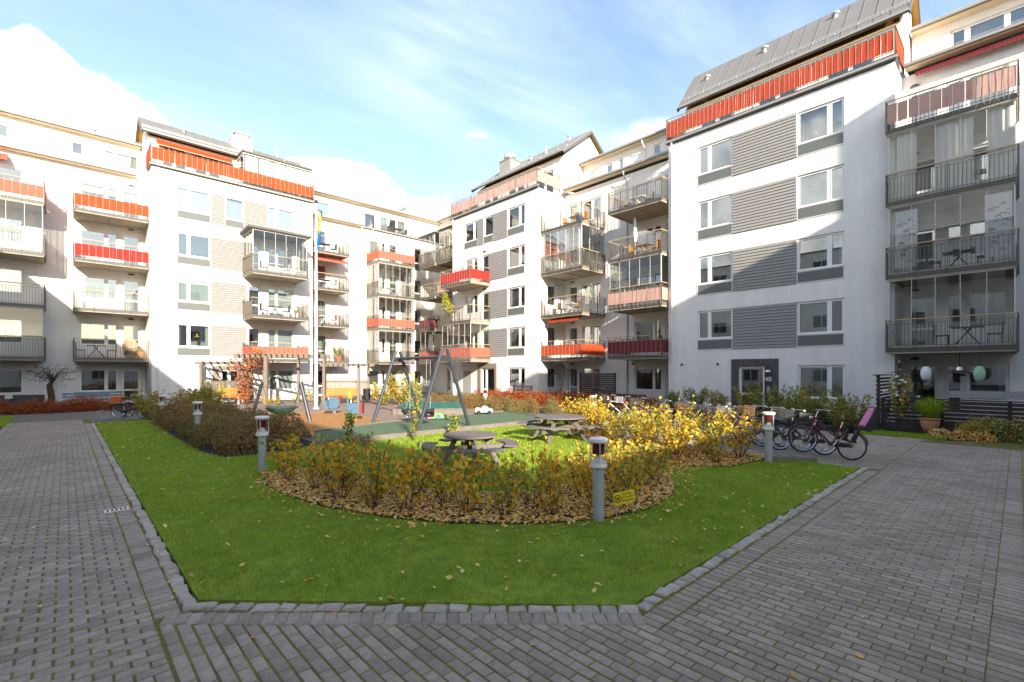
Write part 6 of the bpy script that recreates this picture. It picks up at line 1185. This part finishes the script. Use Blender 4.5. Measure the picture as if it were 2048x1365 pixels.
label_set(table_set(25.0, 20.4, gl(4), 'benchwood', 'benchwood', '', P_), 'top balcony of the recess', 'warm wooden'); label_set(table_set(25.0, 20.9, gl(2), 'white', 'wicker', '', P_), 'second balcony above the orange screen', 'white and wicker'); label_set(table_set(25.0, 15.6, gl(4), 'white', 'greywood', '', P_), 'topmost balcony beside the red terrace', 'pale'); label_set(table_set(25.0, 15.2, gl(3), 'benchwood', 'benchwood', '', P_), 'balcony with the folded parasol', 'wooden')
label_set(table_set(1.4, 38.5, fl(1), 'dark', 'dark', ''), 'lowest balcony of the left recess', 'black'); label_set(table_set(10.6, 35.2, fl(2), 'dark', 'dark', ''), 'open balcony above the pergola', 'dark'); label_set(table_set(10.6, 35.2, fl(3), 'white', 'bikewhite', ''), 'glazed roofed balcony above the pergola', 'white'); label_set(table_set(15.3, 38.4, fl(4), 'dark', 'dark', ''), 'balcony behind the top of the flag pole', 'charcoal'); label_set(table_set(15.3, 38.4, fl(3), 'dark', 'bikewhite', ''), 'balcony below the red awning', 'dark'); label_set(table_set(15.3, 38.4, fl(2), 'white', 'orangecloth', ''), 'third balcony behind the flag pole', 'white'); label_set(table_set(21.2, 38.4, fl(3), 'white', 'white', ''), 'glazed balcony below the salmon screen', 'white'); label_set(table_set(23.0, 40.4, 14.8, 'dark', 'dark', ''), 'roof terrace before the corner', 'dark'); label_set(table_set(24.9, 30.4, gl(2), 'white', 'white', '', P_, 1), 'far balcony with the yellow climber', 'white') if False else None
# parasol, wicker chair, baskets and plants on balconies
pa = thing('folded_parasol', 'closed white parasol standing on the balcony beside the 4B facade', 'parasol', (24.9, 15.75, gl(3))); m_ = MB(); m_.lathe([(0, .95), (.09, 1.0), (.13, 1.3), (.08, 2.1), (.10, 2.25), (.03, 2.5), (0, 2.52)], 10, (24.9, 15.75, gl(3))); m_.build('cloth', M['white'], pa); m_ = MB(); m_.tube([(24.9, 15.75, gl(3)), (24.9, 15.75, gl(3) + 1)], .02, 7); m_.build('pole', M['galv'], pa)
wc = thing('wicker_chair', 'tan wicker armchair on the lowest balcony of the left recess', 'chair'); m_ = MB(); m_.lathe([(.0, .40), (.34, .40), (.36, .46), (0, .46)], 16); m_.build('seat', M['tanwood'], wc, origin=(0, 0, 0)); m_ = MB(); k = 12
for i in range(k + 1): a = .2 + 2.74 * i / k; zt = .75 + .55 * math.sin(a) ** 2; m_.v += [(.36 * math.cos(a), .36 * math.sin(a), .461), (.44 * math.cos(a), .44 * math.sin(a), zt), (.41 * math.cos(a), .41 * math.sin(a), zt), (.33 * math.cos(a), .33 * math.sin(a), .461)]
for i in range(k): q = 4 * i; m_.f += [(q, q + 4, q + 5, q + 1), (q + 1, q + 5, q + 6, q + 2), (q + 2, q + 6, q + 7, q + 3)]; m_.m += [0] * 3
m_.build('backrest', M['tanwood'], wc, origin=(0, 0, 0)); m_ = MB(); m_.lathe([(.22, 0), (.30, .02), (.2, .2), (.3, .399)], 12); m_.build('base', M['tanwood'], wc, origin=(0, 0, 0)); place(wc, (3.05, 38.4, fl(1)), 0)
for (x, y, z, s, l, kind, pm) in [(16.3, 38.0, fl(1), .9, 'bushy yellow green plant in a red pot on the lowest balcony behind the flag pole', 0, 'orangecloth'), (3.5, 38.0, fl(1), .45, 'green potted plant beside the wicker armchair', 1, 'terracotta'), (24.2, 19.5, gl(4), .5, 'green plant in a blue pot on the top recess balcony', 2, 'blue'), (24.7, 33.6, gl(4), 1.0, 'dark green potted plant in the glazed corner balcony', 1, 'dark'), (23.9, 31.8, 14.95, .85, 'purple leaved shrub in a pot at the end of the pink terrace', 0, 'dark'), (11.9, 35.0, fl(2), .45, 'small green plant at the end of the open balcony above the pergola', 1, 'white')]:
    t = thing('potted_plant', l, 'plant', (x, y, z)); m_ = MB(); m_.lathe([(0, 0), (.16, 0), (.22, .34), (.22, .38), (0, .36)], 14, (x, y, z)); m_.build('pot', M[pm], t); me = (HYG[0][1], HG[1][1], HG[0][1])[kind]; o = bpy.data.objects.new('foliage', me if 'purple' not in l else leaf_mesh('foliage', np.random.default_rng(2).normal(0, .32, (240, 3)) + np.array([0, 0, .6]), .05, mat('purple_leaf', (.12, .06, .09), .6, trans=.3))); SC.collection.objects.link(o); o.parent = t; o.location = (0, 0, .28); o.scale = (s, s, s)
cv = thing('balcony_climber', 'bright yellow climbing plant hanging from the balcony under the red screen', 'climbing plant', (21.6, 31.0, gl(2))); r2 = random.Random(12); pts = []
for i in range(520): t = r2.random(); y = 31.25 - t * 1.3 - r2.random() * .25; z = gl(2) + 2.4 - t * 1.5 + r2.gauss(0, .22) - (.5 * r2.random()); pts.append((21.75 + r2.gauss(0, .08), y, max(z, gl(2) + .7)))
o = bpy.data.objects.new('foliage', leaf_mesh('foliage', np.array(pts) - np.array((21.6, 31.0, gl(2))), .075, mat('lime_yellow_leaf', (.46, .46, .04), .6, trans=.4))); SC.collection.objects.link(o); o.parent = cv
yl = thing('pendant_lamp', 'yellow pendant lamp hanging inside the lit window above the entrance', 'lamp', (6.35, 36.9, 4.5)); m_ = MB(); m_.lathe([(.16, 4.28), (.15, 4.32), (.07, 4.36), (.10, 4.40), (.05, 4.44), (.04, 4.52), (0, 4.53)], 16, (6.3, 36.75, 0)); m_.build('shade', M['brass'], yl); m_ = MB(); m_.tube([(6.3, 36.75, 4.52), (6.3, 36.75, 5.0)], .006, 5); m_.build('cord', M['dark'], yl)
# woven screen, hanging chair, gate, sofa and benches by the facades
ws = thing('woven_screen', 'tall dark woven privacy screen in front of the right facade', 'screen', (23.8, 17.7, 0))
for i in range(15): z = .05 + i * .127; m_ = MB(); m_.box(23.77 + .03 * (i % 2), 16.45, z, 23.79 + .03 * (i % 2), 19.0, z + .11); m_.build('slat', M['brownwood'], ws)
for y in (16.42, 17.72, 19.03): m_ = MB(); m_.box(23.75, y - .04, 0, 23.84, y + .04, 1.98) if y != 17.72 else m_.box(23.83, y - .04, 0, 23.88, y + .04, 1.95); m_.build('post', M['brownwood'], ws)
hc = thing('hanging_chair', 'dark hanging cocoon chair on a stand before the recess', 'hanging chair', (23.2, 20.6, 0)); m_ = MB(); r2 = random.Random(2)
for i in range(14): a = i * 2 * math.pi / 14; m_.tube([(23.2, 20.6, 1.95)] + [(23.2 + .46 * math.sin(t) ** .8 * math.cos(a + t * .4), 20.6 + .46 * math.sin(t) ** .8 * math.sin(a + t * .4), .45 + .75 * (1 + math.cos(t))) for t in (.5, 1.0, 1.6, 2.2, 2.8)], .012, 4, False)
m_.build('basket', M['dark'], hc); m_ = MB(); m_.tube([(23.2, 20.6, 1.94), (23.2, 20.6, 2.35), (23.4, 20.3, 2.5), (23.75, 20.0, 2.1), (23.75, 20.0, 0)], .03, 7); m_.build('stand', M['dark'], hc); m_ = MB(); m_.lathe([(0, .50), (.34, .52), (.36, .66), (0, .7)], 14, (23.2, 20.6, 0)); m_.build('cushion', M['sofa'], hc)
gt_ = thing('garden_gate', 'small dark wooden gate with round cut outs in the orange hedge', 'gate', (21.6, 21.9, 0))
for y in (21.2, 22.0, 22.8): m_ = MB(); m_.box(21.55, y - .05, 0, 21.65, y + .05, 1.15); m_.build('post', M['brownwood'], gt_)
for i, z in enumerate((.25, .55, .78, 1.04)): m_ = MB(); m_.box(21.57, 21.255, z, 21.61, 21.945, z + .08); m_.box(21.57, 22.055, z, 21.61, 22.745, z + .08); m_.build('rail', M['brownwood'], gt_)
for y in (21.42, 21.6, 21.78, 22.22, 22.4, 22.58): m_ = MB(); m_.torus((21.62, y, .95), .07, .014, 14, 5, 'x'); m_.build('ring', M['brownwood'], gt_)
def sofa(x, y, rz, label, L=1.7):
    t = thing('garden_sofa', label, 'sofa')
    for nm, q in (('base', (-L / 2, -.38, .05, L / 2, .38, .34)), ('cushion', (-L / 2 + .15, -.36, .341, L / 2 - .15, .22, .46)), ('backrest', (-L / 2, .25, .341, L / 2, .38, .78)), ('armrest', (-L / 2, -.38, .341, -L / 2 + .14, .249, .6)), ('armrest', (L / 2 - .14, -.38, .341, L / 2, .249, .6))): m_ = MB(); m_.box(*q); m_.build(nm, M['sofa'], t, origin=(0, 0, 0))
    place(t, (x, y, 0), rz)
sofa(-3.2, 36.9, 0, 'dark grey garden sofa in front of the left ground floor window'); sofa(-1.55, 36.4, R_(-25), 'dark grey garden lounge seat left of the bare tree', 1.3); sofa(22.6, 14.8, R_(-90), 'dark garden sofa in front of the right ground floor window', 1.9)
def bench_blue(x, y, L, label):
    t = thing('garden_bench', label, 'bench')
    for i in range(3): m_ = MB(); m_.box(-L / 2, -.2 + i * .15, .43, L / 2, -.07 + i * .15, .46); m_.build('seat_board', M['skyblue'] if False else M['bluegrey'], t, origin=(0, 0, 0))
    for i in range(2): m_ = MB(); m_.box(-L / 2, .27, .58 + i * .16, L / 2, .30, .69 + i * .16); m_.build('back_board', M['bluegrey'], t, origin=(0, 0, 0))
    for x_ in (-L / 2 + .1, L / 2 - .14): m_ = MB(); m_.box(x_, -.2, 0, x_ + .04, .24, .429); m_.box(x_, .241, 0, x_ + .04, .268, .85); m_.build('leg', M['bluegrey'], t, origin=(0, 0, 0))
    place(t, (x, y, 0), 0)
M['bluegrey'] = mat('blue_grey_paint', (.16, .22, .26), .6, var=.15)
bench_blue(1.5, 37.2, 2.2, 'blue grey slatted garden bench under the left window'); bench_blue(.9, 35.6, 2.0, 'blue grey garden bench just behind the orange hedge')
br = thing('broom', 'broom leaning on the wall beside the balcony door', 'broom', (3.7, 39.3, 0)); m_ = MB(); m_.tube([(3.62, 39.2, .2), (3.72, 39.45, 1.4)], .014, 6); m_.build('stick', M['tanwood'], br); m_ = MB(); m_.box(3.52, 39.12, 0, 3.72, 39.2, .2); m_.build('brush', M['dark'], br)
lg2 = thing('string_lights', 'string of small bulbs drooping from the left wall to the bare tree', 'string lights', (-1.2, 38, 2)); m_ = MB(); L0 = [(-1.7, 39.5, 1.95), (-1.3, 38.4, 1.78), (-.9, 37.2, 1.72), (-.55, 36.2, 1.75)]; L1 = [(-1.7, 39.5, 1.7), (-1.3, 38.4, 1.55), (-.9, 37.2, 1.55), (-.55, 36.2, 1.68)]; m_.tube(L0, .006, 4); m_.tube(L1, .006, 4); m_.build('cable', M['dark'], lg2)
for L_ in (L0, L1):
    for i in range(3):
        for w in (.2, .7): m_ = MB(); q = [L_[i][j] * (1 - w) + L_[i + 1][j] * w for j in range(3)]; m_.lathe([(0, -.06), (.025, -.04), (.02, 0), (0, 0)], 7, q); m_.build('bulb', M['dark'], lg2)
for y, z, l in ((10.35, gl(3) + .83, 'white table lamp standing in the third floor left window beside the grey cladding'), (6.35, gl(4) + .83, 'small white table lamp inside the top right window of the 4B part')):
    t = thing('table_lamp', l, 'lamp', (24.9, y, z)); m_ = MB(); m_.lathe([(.08, .0), (.08, .02), (.012, .03), (.012, .26), (0, .26)], 12, (24.9, y, z)); m_.build('lamp_foot', M['white'], t); m_ = MB(); m_.lathe([(.13, .25), (.075, .44), (0, .44)], 16, (24.9, y, z)); m_.build('lamp_shade', M['white'], t)
for i, (q, l) in enumerate([((24.78, 10.2, gl(2) + .83), 'green plant on the sill of the second floor left window by the cladding'), ((24.78, 6.5, gl(2) + .83), 'leafy plant on the sill of the second floor right window by the cladding'), ((36.6, 0, 0), ''), ((23.86, 25.0, gl(1) + .83), 'green plant in the first floor window of the far projecting part')]):
    if not l: continue
    t = thing('sill_plant', l, 'plant', q); m_ = MB(); m_.lathe([(0, 0), (.06, 0), (.08, .13), (0, .13)], 10, q); m_.build('pot', M['terracotta'], t); o = bpy.data.objects.new('foliage', HG[i % 3][1]); SC.collection.objects.link(o); o.parent = t; o.location = (0, 0, .1); o.scale = (.28, .28, .45)
ln_ = thing('hanging_lantern', 'small glass lantern hanging under the wine red balcony', 'lantern', (24.6, 15.7, 2.4)); m_ = MB(); m_.lathe([(.04, 2.2), (.10, 2.24), (.12, 2.42), (.05, 2.52), (.0, 2.54)], 8, (24.6, 15.7, 0)); m_.build('glass_body', M['lampglass'], ln_); m_ = MB(); m_.lathe([(.125, 2.42), (.06, 2.53), (0, 2.56)], 8, (24.6, 15.7, .004)); m_.tube([(24.6, 15.7, 2.55), (24.6, 15.7, 2.78)], .006, 5); m_.build('hood', M['dark'], ln_)
